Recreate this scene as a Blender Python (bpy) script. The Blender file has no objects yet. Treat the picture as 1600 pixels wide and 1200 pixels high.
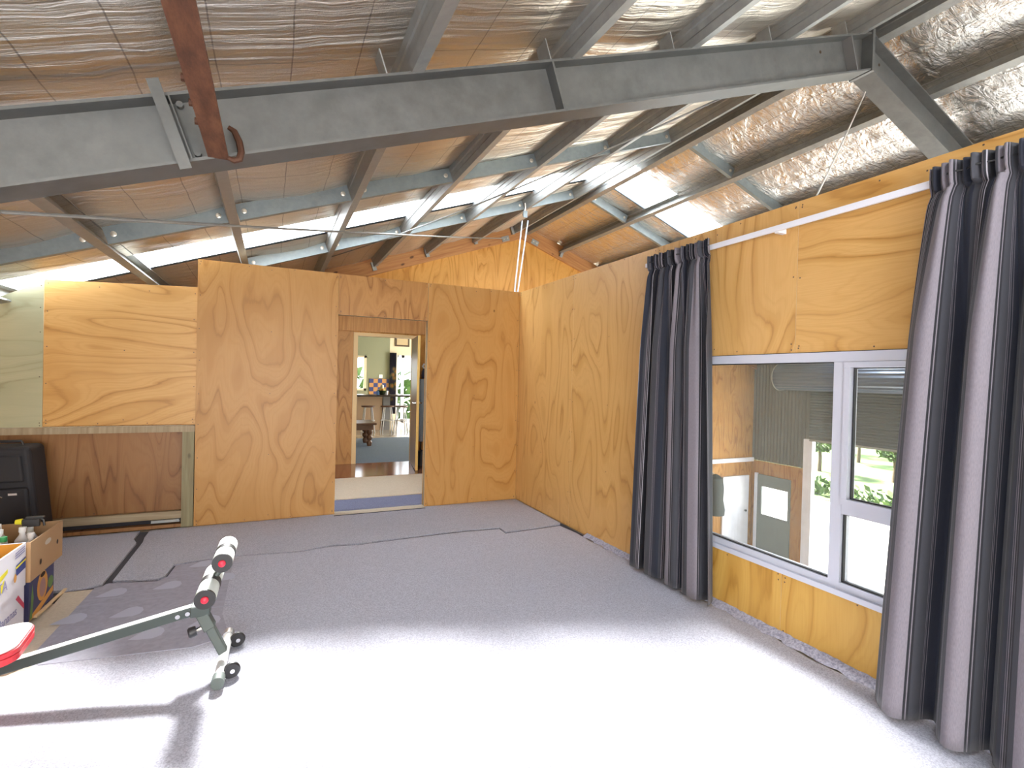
import bpy, bmesh, math, random
from mathutils import Vector, Matrix
random.seed(7)
PI = math.pi
SC = bpy.context.scene
COL = SC.collection

# ------------------------------------------------------------------ camera
EYE = Vector((0, 0, 1.399)); FPX = 800.0
_yaw, _pitch, _roll = .4358851, -.0109, .02406
_cy, _sy, _cp, _sp = math.cos(_yaw), math.sin(_yaw), math.cos(_pitch), math.sin(_pitch)
FWD = Vector((_sy*_cp, _cy*_cp, _sp)); _r0 = Vector((_cy, -_sy, 0)); _u0 = _r0.cross(FWD)
RGT = _r0*math.cos(_roll) + _u0*math.sin(_roll)
UPV = -_r0*math.sin(_roll) + _u0*math.cos(_roll)
cd = bpy.data.cameras.new('camera'); cam = bpy.data.objects.new('camera', cd); COL.objects.link(cam)
cd.lens = 18.0; cd.sensor_width = 36.0; cd.clip_start = .05; cd.clip_end = 500
M = Matrix((RGT, UPV, -FWD)).transposed().to_4x4(); M.translation = EYE
cam.matrix_world = M
SC.camera = cam

# ------------------------------------------------------------------ light and exposure
W = bpy.data.worlds.new('sky'); SC.world = W; W.use_nodes = True
wn = W.node_tree; bg = wn.nodes['Background']
tc = wn.nodes.new('ShaderNodeTexCoord'); sx = wn.nodes.new('ShaderNodeSeparateXYZ'); rp = wn.nodes.new('ShaderNodeValToRGB')
wn.links.new(tc.outputs['Generated'], sx.inputs[0]); wn.links.new(sx.outputs['Z'], rp.inputs[0]); wn.links.new(rp.outputs[0], bg.inputs['Color'])
rp.color_ramp.elements[0].position = 0.0; rp.color_ramp.elements[0].color = (.95, .97, 1, 1)
rp.color_ramp.elements[1].position = .7; rp.color_ramp.elements[1].color = (.62, .78, 1, 1)
bg.inputs['Strength'].default_value = 2.6

SUN_DIR = Vector((-.10, -1.12, -1.0)).normalized()
sl = bpy.data.lights.new('sun', 'SUN'); so = bpy.data.objects.new('sun', sl); COL.objects.link(so)
sl.energy = 38.0; sl.angle = math.radians(8); sl.color = (1, .96, .9)
so.rotation_euler = SUN_DIR.to_track_quat('-Z', 'Y').to_euler()

def area(name, loc, direction, w, h, power, color=(1, 1, 1)):
    l = bpy.data.lights.new(name, 'AREA'); l.shape = 'RECTANGLE'; l.size = w; l.size_y = h; l.energy = power; l.color = color
    o = bpy.data.objects.new(name, l); COL.objects.link(o); o.location = loc
    o.rotation_euler = Vector(direction).to_track_quat('-Z', 'Z').to_euler()
    return o
# area lights: added fill behind the camera, stand-in daylight at roller door and house
area('fill_light_rear', (.2, -3.9, 1.1), (0, 1, 0), 3.3, 2.0, 170, (1, .98, .95))  # added fill; no glass doors are known at the rear
area('fill_light_side', (-2.3, -.9, 1.3), (1, 0, 0), 2.2, 1.1, 60, (.9, .95, 1))  # added fill at an unseen, made-up side opening
area('daylight_roller_door', (10.35, 4.6, -1.2), (-1, 0, 0), 4.0, 2.8, 110, (.95, .98, 1))
area('fill_light_garage', (6.5, -3.9, .2), (0, 1, 0), 5.0, 3.0, 60, (.95, .98, 1))  # unseen fill for the garage, no known opening there
area('daylight_house_window', (-.5, 15.8, 1.5), (0.2, -1, 0), 2.5, 1.6, 260, (.9, .95, 1))
area('daylight_house_side', (7.2, 12.5, 1.4), (-1, 0, 0), 3.0, 2.0, 260, (1, .98, .95))
SC.view_settings.view_transform = 'Standard'; SC.view_settings.look = 'None'
SC.view_settings.gamma = 1; SC.view_settings.use_curve_mapping = False
SC.view_settings.exposure = 0.95
SC.cycles.max_bounces = 10; SC.cycles.diffuse_bounces = 5; SC.cycles.glossy_bounces = 5; SC.cycles.transparent_max_bounces = 12
SC.cycles.use_denoising = True; SC.cycles.sample_clamp_indirect = 6.0; SC.cycles.caustics_reflective = False; SC.cycles.caustics_refractive = False

# ------------------------------------------------------------------ helpers
def at(px, py, ax, v):
    """point where the line of sight through a photo pixel meets the plane x, y or z = v"""
    d = RGT*((px-800)/FPX) + UPV*((600-py)/FPX) + FWD
    return EYE + d*((v-EYE[ax])/d[ax])

class MB:
    def __init__(s): s.v = []; s.f = []; s.m = []; s.uv = []
    def quad(s, pts, mi=0, uv=None):
        n = len(s.v); s.v += [tuple(p) for p in pts]; s.f.append(tuple(range(n, n+len(pts)))); s.m.append(mi)
        s.uv.append(uv or [(0, 0)]*len(pts))
    def box(s, a, b, mi=0, mat=None):
        x0, x1 = sorted((a[0], b[0])); y0, y1 = sorted((a[1], b[1])); z0, z1 = sorted((a[2], b[2]))
        P = [Vector(p) for p in ((x0,y0,z0),(x1,y0,z0),(x1,y1,z0),(x0,y1,z0),(x0,y0,z1),(x1,y0,z1),(x1,y1,z1),(x0,y1,z1))]
        if mat: P = [mat @ p for p in P]
        for f in ((0,3,2,1),(4,5,6,7),(0,1,5,4),(1,2,6,5),(2,3,7,6),(3,0,4,7)):
            q = [P[i] for i in f]
            e1 = (q[1]-q[0]).length; e2 = (q[3]-q[0]).length
            s.quad(q, mi, [(0,0),(e1,0),(e1,e2),(0,e2)])
        return s
    def prism(s, prof, p0, p1, ex, ey, mi=0, caps=True):
        """profile (list of 2D points, axes ex, ey) swept from p0 to p1"""
        ex, ey, p0, p1 = Vector(ex), Vector(ey), Vector(p0), Vector(p1)
        A = [p0+ex*a+ey*b for a, b in prof]; B = [p1+ex*a+ey*b for a, b in prof]; L = (p1-p0).length; k = len(prof); u = 0
        for i in range(k):
            j = (i+1) % k; w = (A[j]-A[i]).length
            s.quad([A[i], A[j], B[j], B[i]], mi, [(u,0),(u+w,0),(u+w,L),(u,L)]); u += w
        if caps:
            s.quad(A[::-1], mi, [(p[0], p[1]) for p in prof][::-1]); s.quad(B, mi, [(p[0], p[1]) for p in prof])
        return s
    def tube(s, pts, r, n=12, mi=0, caps=True):
        pts = [Vector(p) for p in pts]; rs = r if isinstance(r, (list, tuple)) else [r]*len(pts)
        rings = []; ref = None
        for i, p in enumerate(pts):
            t = (pts[min(i+1, len(pts)-1)]-pts[max(i-1, 0)]).normalized()
            if ref is None: ref = Vector((0,0,1)) if abs(t.z) < .9 else Vector((1,0,0))
            a = t.cross(ref).normalized(); b = a.cross(t).normalized(); ref = b
            rings.append([p + (a*math.cos(2*PI*k/n)+b*math.sin(2*PI*k/n))*rs[i] for k in range(n)])
        base = len(s.v); 
        for g in rings: s.v += [tuple(q) for q in g]
        for i in range(len(rings)-1):
            for k in range(n):
                a = base+i*n+k; b = base+i*n+(k+1) % n
                s.f.append((a, b, b+n, a+n)); s.m.append(mi); s.uv.append([(k/n,i),((k+1)/n,i),((k+1)/n,i+1),(k/n,i+1)])
        if caps:
            s.f.append(tuple(base+k for k in range(n))[::-1]); s.m.append(mi); s.uv.append([(0,0)]*n)
            s.f.append(tuple(base+(len(rings)-1)*n+k for k in range(n))); s.m.append(mi); s.uv.append([(0,0)]*n)
        return s
    def lathe(s, prof, c, ax=(0,0,1), n=20, mi=0):
        """prof: (radius, height) list along axis"""
        ax = Vector(ax).normalized(); ref = Vector((1,0,0)) if abs(ax.x) < .9 else Vector((0,1,0))
        a = ax.cross(ref).normalized(); b = ax.cross(a); c = Vector(c); base = len(s.v)
        for r, h in prof:
            s.v += [tuple(c+ax*h+(a*math.cos(2*PI*k/n)+b*math.sin(2*PI*k/n))*max(r, 1e-4)) for k in range(n)]
        for i in range(len(prof)-1):
            for k in range(n):
                p = base+i*n+k; q = base+i*n+(k+1) % n
                s.f.append((p, q, q+n, p+n)); s.m.append(mi); s.uv.append([(0,0)]*4)
        return s
    def build(s, name, mats, parent=None, smooth=False, merge=True, bevel=0):
        me = bpy.data.meshes.new(name); me.from_pydata(s.v, [], s.f)
        for m in (mats if isinstance(mats, (list, tuple)) else [mats]): me.materials.append(m)
        uvl = me.uv_layers.new(name='UVMap')
        i = 0
        for p, u in zip(me.polygons, s.uv):
            for k in range(p.loop_total): uvl.data[p.loop_start+k].uv = u[k]
        me.polygons.foreach_set('material_index', s.m)
        if merge:
            bm = bmesh.new(); bm.from_mesh(me); bmesh.ops.remove_doubles(bm, verts=bm.verts, dist=1e-5)
            bmesh.ops.recalc_face_normals(bm, faces=bm.faces); bm.to_mesh(me); bm.free()
        if smooth:
            me.polygons.foreach_set('use_smooth', [True]*len(me.polygons)); me.set_sharp_from_angle(angle=math.radians(40))
        o = bpy.data.objects.new(name, me); COL.objects.link(o)
        if parent: o.parent = parent
        if bevel:
            b = o.modifiers.new('bevel', 'BEVEL'); b.width = bevel; b.segments = 2; b.limit_method = 'ANGLE'
        return o

def tag(o, label=None, cat=None, group=None, kind=None):
    if label: o['label'] = label
    if cat: o['category'] = cat
    if group: o['group'] = group
    if kind: o['kind'] = kind
    return o
def empty(name, loc=(0,0,0), **k):
    o = bpy.data.objects.new(name, None); COL.objects.link(o); o.location = (0, 0, 0); o.empty_display_size = .1
    return tag(o, **k)
def struct(o, label=None, cat=None): return tag(o, label, cat, kind='structure')

# ------------------------------------------------------------------ materials
def mat(name, color=(.5,.5,.5), rough=.5, metal=0., spec=.5):
    m = bpy.data.materials.new(name); m.use_nodes = True; b = m.node_tree.nodes['Principled BSDF']
    b.inputs['Base Color'].default_value = (*color, 1); b.inputs['Roughness'].default_value = rough
    b.inputs['Metallic'].default_value = metal; b.inputs['Specular IOR Level'].default_value = spec
    return m
class NT:
    def __init__(s, m): s.t = m.node_tree; s.b = s.t.nodes.get('Principled BSDF')
    def n(s, ty, **k):
        nd = s.t.nodes.new(ty)
        for a, v in k.items(): setattr(nd, a, v)
        return nd
    def l(s, a, b): s.t.links.new(a, b)
    def math(s, op, a, b=None, c=None):
        nd = s.n('ShaderNodeMath', operation=op)
        for i, v in enumerate((a, b, c)):
            if v is None: continue
            if isinstance(v, (int, float)): nd.inputs[i].default_value = v
            else: s.l(v, nd.inputs[i])
        return nd.outputs[0]
    def noise(s, vec, scale, detail=2, rough=.5, dist=0, dims='3D'):
        nd = s.n('ShaderNodeTexNoise', noise_dimensions=dims); nd.inputs['Scale'].default_value = scale
        nd.inputs['Detail'].default_value = detail; nd.inputs['Roughness'].default_value = rough; nd.inputs['Distortion'].default_value = dist
        if vec is not None: s.l(vec, nd.inputs['Vector'])
        return nd.outputs['Fac']
    def mapping(s, src, scale=(1,1,1), loc=(0,0,0), rot=(0,0,0)):
        m = s.n('ShaderNodeMapping'); m.inputs['Scale'].default_value = scale; m.inputs['Location'].default_value = loc; m.inputs['Rotation'].default_value = rot
        s.l(src, m.inputs['Vector']); return m.outputs[0]
    def ramp(s, fac, stops, interp='LINEAR'):
        r = s.n('ShaderNodeValToRGB'); cr = r.color_ramp; cr.interpolation = interp
        while len(cr.elements) < len(stops): cr.elements.new(.5)
        for e, (p, c) in zip(cr.elements, stops):
            e.position = p; e.color = (*c, 1) if len(c) == 3 else c
        s.l(fac, r.inputs[0]); return r.outputs[0]
    def mix(s, fac, a, b, mode='MIX'):
        m = s.n('ShaderNodeMix', data_type='RGBA', blend_type=mode)
        for k, v in ((0, fac), (6, a), (7, b)):
            if isinstance(v, (int, float)): m.inputs[k].default_value = v
            elif isinstance(v, tuple): m.inputs[k].default_value = (*v, 1)
            else: s.l(v, m.inputs[k])
        return m.outputs[2]
    def bump(s, h, strength=.3, dist=.01):
        b = s.n('ShaderNodeBump'); b.inputs['Strength'].default_value = strength; b.inputs['Distance'].default_value = dist
        s.l(h, b.inputs['Height']); s.l(b.outputs[0], s.b.inputs['Normal']); return b
    def tex(s, which='Object'): return s.n('ShaderNodeTexCoord').outputs[which]

def ply_mat(name, light, mid, dark, bands=9, sx=2.6, sy=.8, rough=.42, rot=0, con=1.0):
    m = mat(name, rough=rough); t = NT(m); uv = t.mapping(t.tex('UV'), rot=(0, 0, rot))
    big = t.noise(t.mapping(uv, (sx, sy, 1)), 1.0, 1.6, .4, .45)
    wob = t.noise(t.mapping(uv, (16, 2.2, 1)), 1.0, 3, .6)
    v = t.math('ADD', t.math('MULTIPLY', big, bands), t.math('MULTIPLY', wob, .35))
    fr = t.math('FRACT', v)
    c = t.ramp(fr, [(0, dark), (.035, mid), (.16, light), (.62, light), (.93, mid), (1, dark)])
    # lines fade in and out over the sheet
    fade = t.noise(t.mapping(uv, (2.2, 1.0, 1)), 1.3, 2, .5)
    c = t.mix(t.ramp(fade, [(.36, (.7,)*3), (.56, (.0,)*3)]), c, light)
    fr2 = t.math('FRACT', t.math('MULTIPLY', v, 4.0))
    c = t.mix(t.ramp(fr2, [(0, (.30,)*3), (.3, (0,)*3), (.8, (0,)*3), (1, (.30,)*3)]), c, mid)
    grain = t.noise(t.mapping(uv, (160, 3, 1)), 1.0, 3, .7)
    c = t.mix(t.ramp(grain, [(.35, (.0,)*3), (.75, (.4,)*3)]), c, mid)
    blot = t.noise(t.mapping(uv, (1.1, .8, 1)), 1.6, 4, .6)
    c = t.mix(t.ramp(blot, [(.45, (0,)*3), (.78, (.55,)*3)]), c, mid)
    vo = t.n('ShaderNodeTexVoronoi'); vo.inputs['Scale'].default_value = 2.0; t.l(t.mapping(uv, (1, .7, 1)), vo.inputs['Vector'])
    k = t.ramp(vo.outputs['Distance'], [(.01, (.8,)*3), (.028, (0,)*3)])
    c = t.mix(k, c, tuple(x*.45 for x in dark))
    t.l(c, t.b.inputs['Base Color'])
    t.b.inputs['Specular IOR Level'].default_value = .35
    return m
PLY = ply_mat('golden_pine_plywood', (.66,.41,.17), (.54,.30,.10), (.34,.16,.045))
PLY_W = ply_mat('broad_grain_plywood', (.69,.415,.15), (.58,.32,.095), (.40,.19,.05), bands=10, sx=2.4, sy=.75)
PLY_B = ply_mat('amber_plywood', (.53,.285,.085), (.44,.215,.052), (.29,.125,.028), bands=10, sx=2.4, sy=.75)
PLY_Y = ply_mat('yellow_plywood', (.66,.40,.10), (.55,.30,.06), (.36,.17,.03), bands=8, sx=2.8, sy=.9)
PLY_H = ply_mat('sideways_grain_plywood', (.69,.415,.15), (.55,.295,.08), (.32,.14,.032), bands=10, sx=2.6, sy=.7, rot=PI/2)
PLY_D = ply_mat('dark_plywood', (.33,.165,.062), (.25,.115,.04), (.13,.052,.018), bands=10, sx=3.5, sy=.5)
PLY_R = ply_mat('deep_brown_plywood', (.50,.255,.075), (.36,.165,.043), (.21,.083,.02), bands=8, sx=4.0, sy=.9)
PLY_G = ply_mat('greenish_treated_plywood', (.46,.45,.29), (.38,.38,.24), (.28,.26,.15), bands=6, sx=2.6, sy=.6, rot=PI/2)
PLY_O = ply_mat('orange_plywood', (.66,.34,.085), (.52,.24,.045), (.34,.13,.02), bands=8, sx=3.5, sy=.7)
PLY_EDGE = mat('sawn_plywood_edge', (.78,.58,.34), .7)
NAIL = mat('nail_head', (.10,.07,.05), .6)
def wood_mat(name, a, b, scale=1, knots=True, rough=.6):
    m = mat(name, a, rough); t = NT(m); uv = t.tex('UV')
    g = t.noise(t.mapping(uv, (30*scale, 1.6*scale, 1)), 1.0, 4, .6, .6)
    c = t.ramp(g, [(.3, b), (.65, a)])
    if knots:
        vo = t.n('ShaderNodeTexVoronoi'); vo.inputs['Scale'].default_value = 4.5*scale; t.l(t.mapping(uv, (1.5, .8, 1)), vo.inputs['Vector'])
        c = t.mix(t.ramp(vo.outputs['Distance'], [(.09, (.9,)*3), (.16, (0,)*3)]), c, tuple(x*.25 for x in b))
    t.l(c, t.b.inputs['Base Color']); return m
PINE = wood_mat('knotty_pine', (.62,.33,.11), (.44,.19,.055))
TREATED = wood_mat('treated_green_timber', (.30,.27,.15), (.20,.16,.08), knots=True)
GREYT = wood_mat('grey_weathered_timber', (.42,.34,.22), (.28,.21,.12), knots=False)
FASCIA = wood_mat('red_brown_board', (.50,.24,.08), (.36,.14,.045))

def galv_mat(name, base, dark, rough=.5, metal=.55, sc=18):
    m = mat(name, base, rough, metal); t = NT(m); o = t.tex('Object')
    n = t.noise(o, sc, 5, .65); n2 = t.noise(o, 1.7, 3, .6)
    c = t.ramp(n, [(.3, dark), (.7, base)])
    c = t.mix(t.ramp(n2, [(.35, (0,)*3), (.7, (.5,)*3)]), c, tuple(x*.8 for x in base))
    t.l(c, t.b.inputs['Base Color']); t.l(t.math('ADD', t.math('MULTIPLY', n, .25), rough-.12), t.b.inputs['Roughness']); return m
GALV = galv_mat('galvanised_steel', (.40,.41,.39), (.29,.30,.29))
GALV_R = galv_mat('galvanised_rafter_steel', (.17,.175,.17), (.105,.11,.105), rough=.55, metal=.4, sc=9)
GALV_B = galv_mat('blue_grey_steel', (.30,.35,.36), (.22,.26,.27), rough=.45, metal=.5)
BOLT = mat('bolt_steel', (.62,.58,.50), .35, .8)
RUST = mat('rusty_steel', (.23,.085,.035), .75, .2)
_t = NT(RUST); _n = _t.noise(_t.mapping(_t.tex('Object'), (8, 2, 8)), 3, 6, .7); _t.l(_t.ramp(_n, [(.3, (.06,.026,.017)), (.5, (.125,.052,.028)), (.72, (.20,.09,.045))]), _t.b.inputs['Base Color'])
RUST_D = mat('dark_rust', (.085,.035,.018), .7, .3)
WHITE = mat('white_painted_metal', (.80,.81,.86), .35)
ALU = mat('pale_aluminium_frame', (.60,.62,.70), .35, .1)
BLACK = mat('black_plastic', (.018,.018,.02), .45)
CHROME = mat('chrome', (.7,.7,.7), .15, 1)
CORD = mat('white_cord', (.70,.68,.62), .8)
ROPE = mat('blue_fleck_rope', (.5,.6,.7), .8)

def foil_mat(name, streak):
    m = mat(name, (.80,.79,.77), .3, .93); t = NT(m); uv = t.tex('UV')
    if streak:
        h1 = t.math('ADD', t.noise(t.mapping(uv, (1.2, 26, 1)), 1.0, 4, .6, .4), t.math('MULTIPLY', t.noise(t.mapping(uv, (.5, 7, 1)), 1.0, 2, .5, .3), 2.2)); h2 = t.noise(t.mapping(uv, (70, 90, 1)), 1.0, 2, .6)
        h = t.math('ADD', t.math('MULTIPLY', h1, 1.0), t.math('MULTIPLY', h2, .12))
    else:
        h1 = t.noise(t.mapping(uv, (5, 10, 1), rot=(0,0,.5)), 1.0, 5, .62, 1.6); h2 = t.noise(t.mapping(uv, (30, 14, 1)), 1.0, 3, .6, .8)
        h = t.math('ADD', t.math('MULTIPLY', h1, 1.0), t.math('MULTIPLY', h2, .25))
    t.bump(h, .9 if streak else .75, .03 if streak else .03)
    s = t.n('ShaderNodeSeparateXYZ'); wob = t.noise(t.mapping(uv, (3, 3, 1)), 1, 2)
    t.l(uv, s.inputs[0])
    def line(co, per, w, amp):
        q = t.math('ADD', co, t.math('MULTIPLY', wob, amp))
        f = t.math('ABSOLUTE', t.math('SUBTRACT', t.math('FRACT', t.math('DIVIDE', q, per)), .5))
        return t.math('LESS_THAN', f, w/per/2)
    a = line(s.outputs[0], .3, .006, .02); b = line(s.outputs[1], .15 if not streak else .45, .004 if not streak else .008, .05)
    c = t.mix(t.math('MULTIPLY', a, .6), (.70,.66,.58) if streak else (.82,.80,.76), (.12,.10,.09))
    c = t.mix(t.math('MULTIPLY', b, .4), c, (.15,.13,.11))
    dirt = t.noise(t.mapping(uv, (.8, 2.5, 1)), 1.4, 3, .6)
    c = t.mix(t.ramp(dirt, [(.4, (0,)*3), (.7, (.4,)*3)]), c, (.62,.54,.46) if streak else (.6,.56,.5))
    t.l(c, t.b.inputs['Base Color'])
    t.b.inputs['Roughness'].default_value = .38 if streak else .27
    return m
FOIL_L = foil_mat('streaked_foil', True); FOIL_R = foil_mat('crinkled_foil', False)
ROOFM = mat('roof_iron', (.25,.27,.27), .5, .3)
SKYL = bpy.data.materials.new('translucent_roof_sheet'); SKYL.use_nodes = True
_nt = SKYL.node_tree; _nt.nodes.remove(_nt.nodes['Principled BSDF']); _o = _nt.nodes['Material Output']
_tr = _nt.nodes.new('ShaderNodeBsdfTransparent'); _tl = _nt.nodes.new('ShaderNodeBsdfTranslucent'); _mx = _nt.nodes.new('ShaderNodeMixShader')
_tr.inputs[0].default_value = (.92,.96,1,1); _tl.inputs[0].default_value = (.9,.94,1,1); _mx.inputs[0].default_value = .6
_nt.links.new(_tr.outputs[0], _mx.inputs[1]); _nt.links.new(_tl.outputs[0], _mx.inputs[2]); _nt.links.new(_mx.outputs[0], _o.inputs[0])

def glass_mat(name, dirt=.12, tint=(.97,.99,.98)):
    g = bpy.data.materials.new(name); g.use_nodes = True; nt = g.node_tree; nt.nodes.remove(nt.nodes['Principled BSDF'])
    t = NT(g); out = nt.nodes['Material Output']
    tr = t.n('ShaderNodeBsdfTransparent'); tr.inputs[0].default_value = (*tint, 1)
    gl = t.n('ShaderNodeBsdfGlossy'); gl.inputs['Roughness'].default_value = .03
    fr = t.n('ShaderNodeFresnel'); fr.inputs[0].default_value = 1.22
    m1 = t.n('ShaderNodeMixShader'); t.l(fr.outputs[0], m1.inputs[0]); t.l(tr.outputs[0], m1.inputs[1]); t.l(gl.outputs[0], m1.inputs[2])
    df = t.n('ShaderNodeBsdfDiffuse'); df.inputs[0].default_value = (.42,.45,.38,1)
    o = t.tex('Object'); n = t.noise(o, 5, 6, .7); n2 = t.noise(t.mapping(o, (1, 30, 2)), 2, 3, .6)
    f = t.math('MULTIPLY', t.math('ADD', n, t.math('MULTIPLY', n2, .4)), dirt)
    m2 = t.n('ShaderNodeMixShader'); t.l(f, m2.inputs[0]); t.l(m1.outputs[0], m2.inputs[1]); t.l(df.outputs[0], m2.inputs[2])
    t.l(m2.outputs[0], out.inputs[0]); return g
GLASS = glass_mat('dusty_glass', .36); GLASS_C = glass_mat('clean_glass', .03)

def carpet_mat(name, a, b, sc=150):
    m = mat(name, a, .95, spec=.1); t = NT(m); o = t.tex('Object')
    n = t.noise(o, sc, 3, .7); n2 = t.noise(o, 2.2, 4, .6)
    c = t.ramp(n, [(.36, b), (.62, a)]); c = t.mix(t.ramp(n2, [(.4, (0,)*3), (.7, (.25,)*3)]), c, tuple(x*.75 for x in a))
    t.l(c, t.b.inputs['Base Color']); t.bump(n, .5, .006); return m
CARPET = carpet_mat('grey_loop_carpet', (.60,.60,.67), (.36,.36,.42))
CARPET_D = carpet_mat('charcoal_carpet', (.56,.565,.63), (.33,.335,.39))
CARPET_B = carpet_mat('blue_grey_carpet', (.20,.25,.33), (.13,.17,.24), 60)
BOARD = mat('bare_particle_board', (.64,.55,.42), .7)
_t = NT(BOARD); _n = _t.noise(_t.tex('Object'), 60, 4, .7); _t.l(_t.ramp(_n, [(.3,(.56,.47,.35)),(.7,(.68,.59,.46))]), _t.b.inputs['Base Color'])
DARKF = mat('dark_gap_fill', (.03,.028,.035), .9)
RUNNER = mat('grey_plastic_backed_underlay', (.20,.20,.245), .5, spec=.3)
_t = NT(RUNNER); _n = _t.noise(_t.tex('Object'), 30, 4, .6); _t.l(_t.ramp(_n, [(.3,(.31,.31,.375)),(.7,(.39,.39,.465))]), _t.b.inputs['Base Color'])
PRINT2 = mat('faint_printed_line', (.38,.39,.47), .6)
PRINT = mat('pale_printed_mark', (.47,.49,.58), .6)

# ------------------------------------------------------------------ roof geometry constants
A = math.atan(.358); TA = .358; XR = 3.97; CA, SA = math.cos(A), math.sin(A)
XW = 2.576; YB = 5.36; YG = 8.29; XL = -2.06; XO = 10.0; YREAR = -3.65; GZ = -2.6
def zl(x, z0): return z0 - TA*abs(XR-x)
EL = Vector((CA, 0, SA)); NL = Vector((-SA, 0, CA)); ER = Vector((CA, 0, -SA)); NR = Vector((SA, 0, CA))
Z_FOIL, Z_PB = 4.17, 4.015   # heights above ridge line of foil and purlin undersides

# ---- foil ceiling: strips between the skylights, sagging between purlins
PX_L = [-1.90, -1.03, -.25, .61, 1.455, 2.28, 3.10, 3.88]        # right edge of each lower flange (west slope)
PX_R = [4.035, 4.72, 5.56, 6.42, 7.28, 8.14, 9.0, 9.8]
def foil_strip(y0, y1, side, name, m):
    b = MB(); xs = []
    if side < 0: stops = [XL] + PX_L + [XR]
    else: stops = [XR] + PX_R + [XO+.05]
    for a, c in zip(stops, stops[1:]):
        k = 8 if c-a > .3 else 2
        for i in range(k): xs.append((a+(c-a)*i/k, (math.sin(PI*i/k) if c-a > .3 else 0)))
    xs.append((stops[-1], 0)); ny = max(2, int((y1-y0)/.12))
    rr = random.Random(int(y0*10)+side*100)
    G = []
    for j in range(ny+1):
        y = y0+(y1-y0)*j/ny; row = []
        for x, sg in xs:
            u = (x-stops[0])/CA
            sag = sg*min(1, .05+min(abs(y-e_) for e_ in (-.69, -.02, 5.25, 5.92))/.22)*(.03 + .018*math.sin(y*2.1+x) + rr.uniform(-.007, .007))
            row.append((Vector((x, y, zl(x, Z_FOIL-.004)-sag)), (u, y)))
        G.append(row)
    for j in range(ny):
        for i in range(len(xs)-1):
            q = [G[j][i], G[j][i+1], G[j+1][i+1], G[j+1][i]]
            b.quad([v[0] for v in q], 0, [v[1] for v in q])
    return b.build(name, m, smooth=True)
strips = [(YREAR-.3, -.69), (-.02, 5.25), (5.92, YG+.02)]
ceil_l = empty('ceiling', kind='structure'); ceil_l['label'] = 'foil-lined pitched roof over both rooms'
for (y0, y1) in strips:
    foil_strip(y0, y1, -1, 'foil_lining', FOIL_L).parent = ceil_l
    foil_strip(y0, y1, 1, 'foil_lining', FOIL_R).parent = ceil_l
for (y0, y1) in strips:
    b = MB()
    for s in (-1, 1):
        xe = XL-.25 if s < 0 else XO+.25
        P = [Vector((xe, y0, zl(xe, Z_FOIL+.006))), Vector((XR, y0, Z_FOIL+.006)), Vector((XR, y1, Z_FOIL+.006)), Vector((xe, y1, zl(xe, Z_FOIL+.006)))]
        b.quad(P); b.quad([p+Vector((0,0,.03)) for p in P][::-1])
    b.build('roof_iron', ROOFM, ceil_l, merge=False)
# skylights
def skylight(s, name, lab, y0, y1):
    b = MB(); xe = XL-.2 if s < 0 else XO+.2; n = 9
    for i in range(n):
        a = y0+(y1-y0)*i/n; c = y0+(y1-y0)*(i+1)/n; za = .014*(i % 2); zc = .014*((i+1) % 2)
        b.quad([Vector((xe, a, zl(xe, Z_FOIL+.004+za))), Vector((XR, a, Z_FOIL+.004+za)), Vector((XR, c, Z_FOIL+.004+zc)), Vector((xe, c, zl(xe, Z_FOIL+.004+zc)))])
    o = b.build(name, SKYL); struct(o, lab, 'skylight'); return o
skylight(-1, 'window_5', 'glowing translucent roof strip between the purlins on the long slope above the plywood partition', 5.235, 5.935)
skylight(1, 'window_6', 'glowing translucent roof strip on the short slope beyond the curtained wall', 5.235, 5.935)
skylight(-1, 'fill_skylight_1', 'added translucent roof strip for fill light, behind the camera on the long slope', -.705, -.005)  # unseen strip added to lift the ambient light indoors
skylight(1, 'fill_skylight_2', 'added translucent roof strip for fill light, behind the camera on the short slope', -.705, -.005)  # its pair on the other slope, likewise added for ambient light

# ---- purlins
def c_profile(w=.063, h=.146, t=.0035, lip=.016):
    g = .006
    return [(0,0),(w,0),(w,lip),(w-t,lip),(w-t,t),(t,t),(t,h*.33),(t+g,h*.38),(t+g,h*.62),(t,h*.67),(t,h-t),(w-t,h-t),(w-t,h-lip),(w,h-lip),(w,h),(0,h),(0,h*.67),(g,h*.62),(g,h*.38),(0,h*.33)]
PL = ['galvanised purlin closest to the eave, low above the suitcase end of the room',
      'galvanised purlin that comes down above the seam of the pale green plywood panel',
      'galvanised purlin seen straight from below behind the rusty beam end',
      'galvanised purlin passing over the doorless opening sheet, second up-slope from the rusty beam',
      'galvanised purlin crossing the rafter close to its welded stiffener bar',
      'galvanised purlin two bays down-slope from the ridge',
      'galvanised purlin one bay down-slope from the ridge',
      'galvanised ridge purlin on the long slope side of the dark ridge gap']
for i, xr in enumerate(PX_L):
    w = .063; xa = xr-w*CA
    p = Vector((xa, 0, zl(xa, Z_PB)))
    o = MB().prism(c_profile(), p+Vector((0, YREAR, 0)), p+Vector((0, YG-.005, 0)), EL, NL).build('purlin', GALV)
    tag(o, PL[i], 'purlin', 'purlins on the long roof slope')
PR = ['galvanised ridge purlin on the short slope side of the dark ridge gap',
      'galvanised purlin crossing the middle of the crinkled foil, next down-slope from the ridge pair',
      'galvanised purlin just hidden behind the top of the curtained wall']
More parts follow.
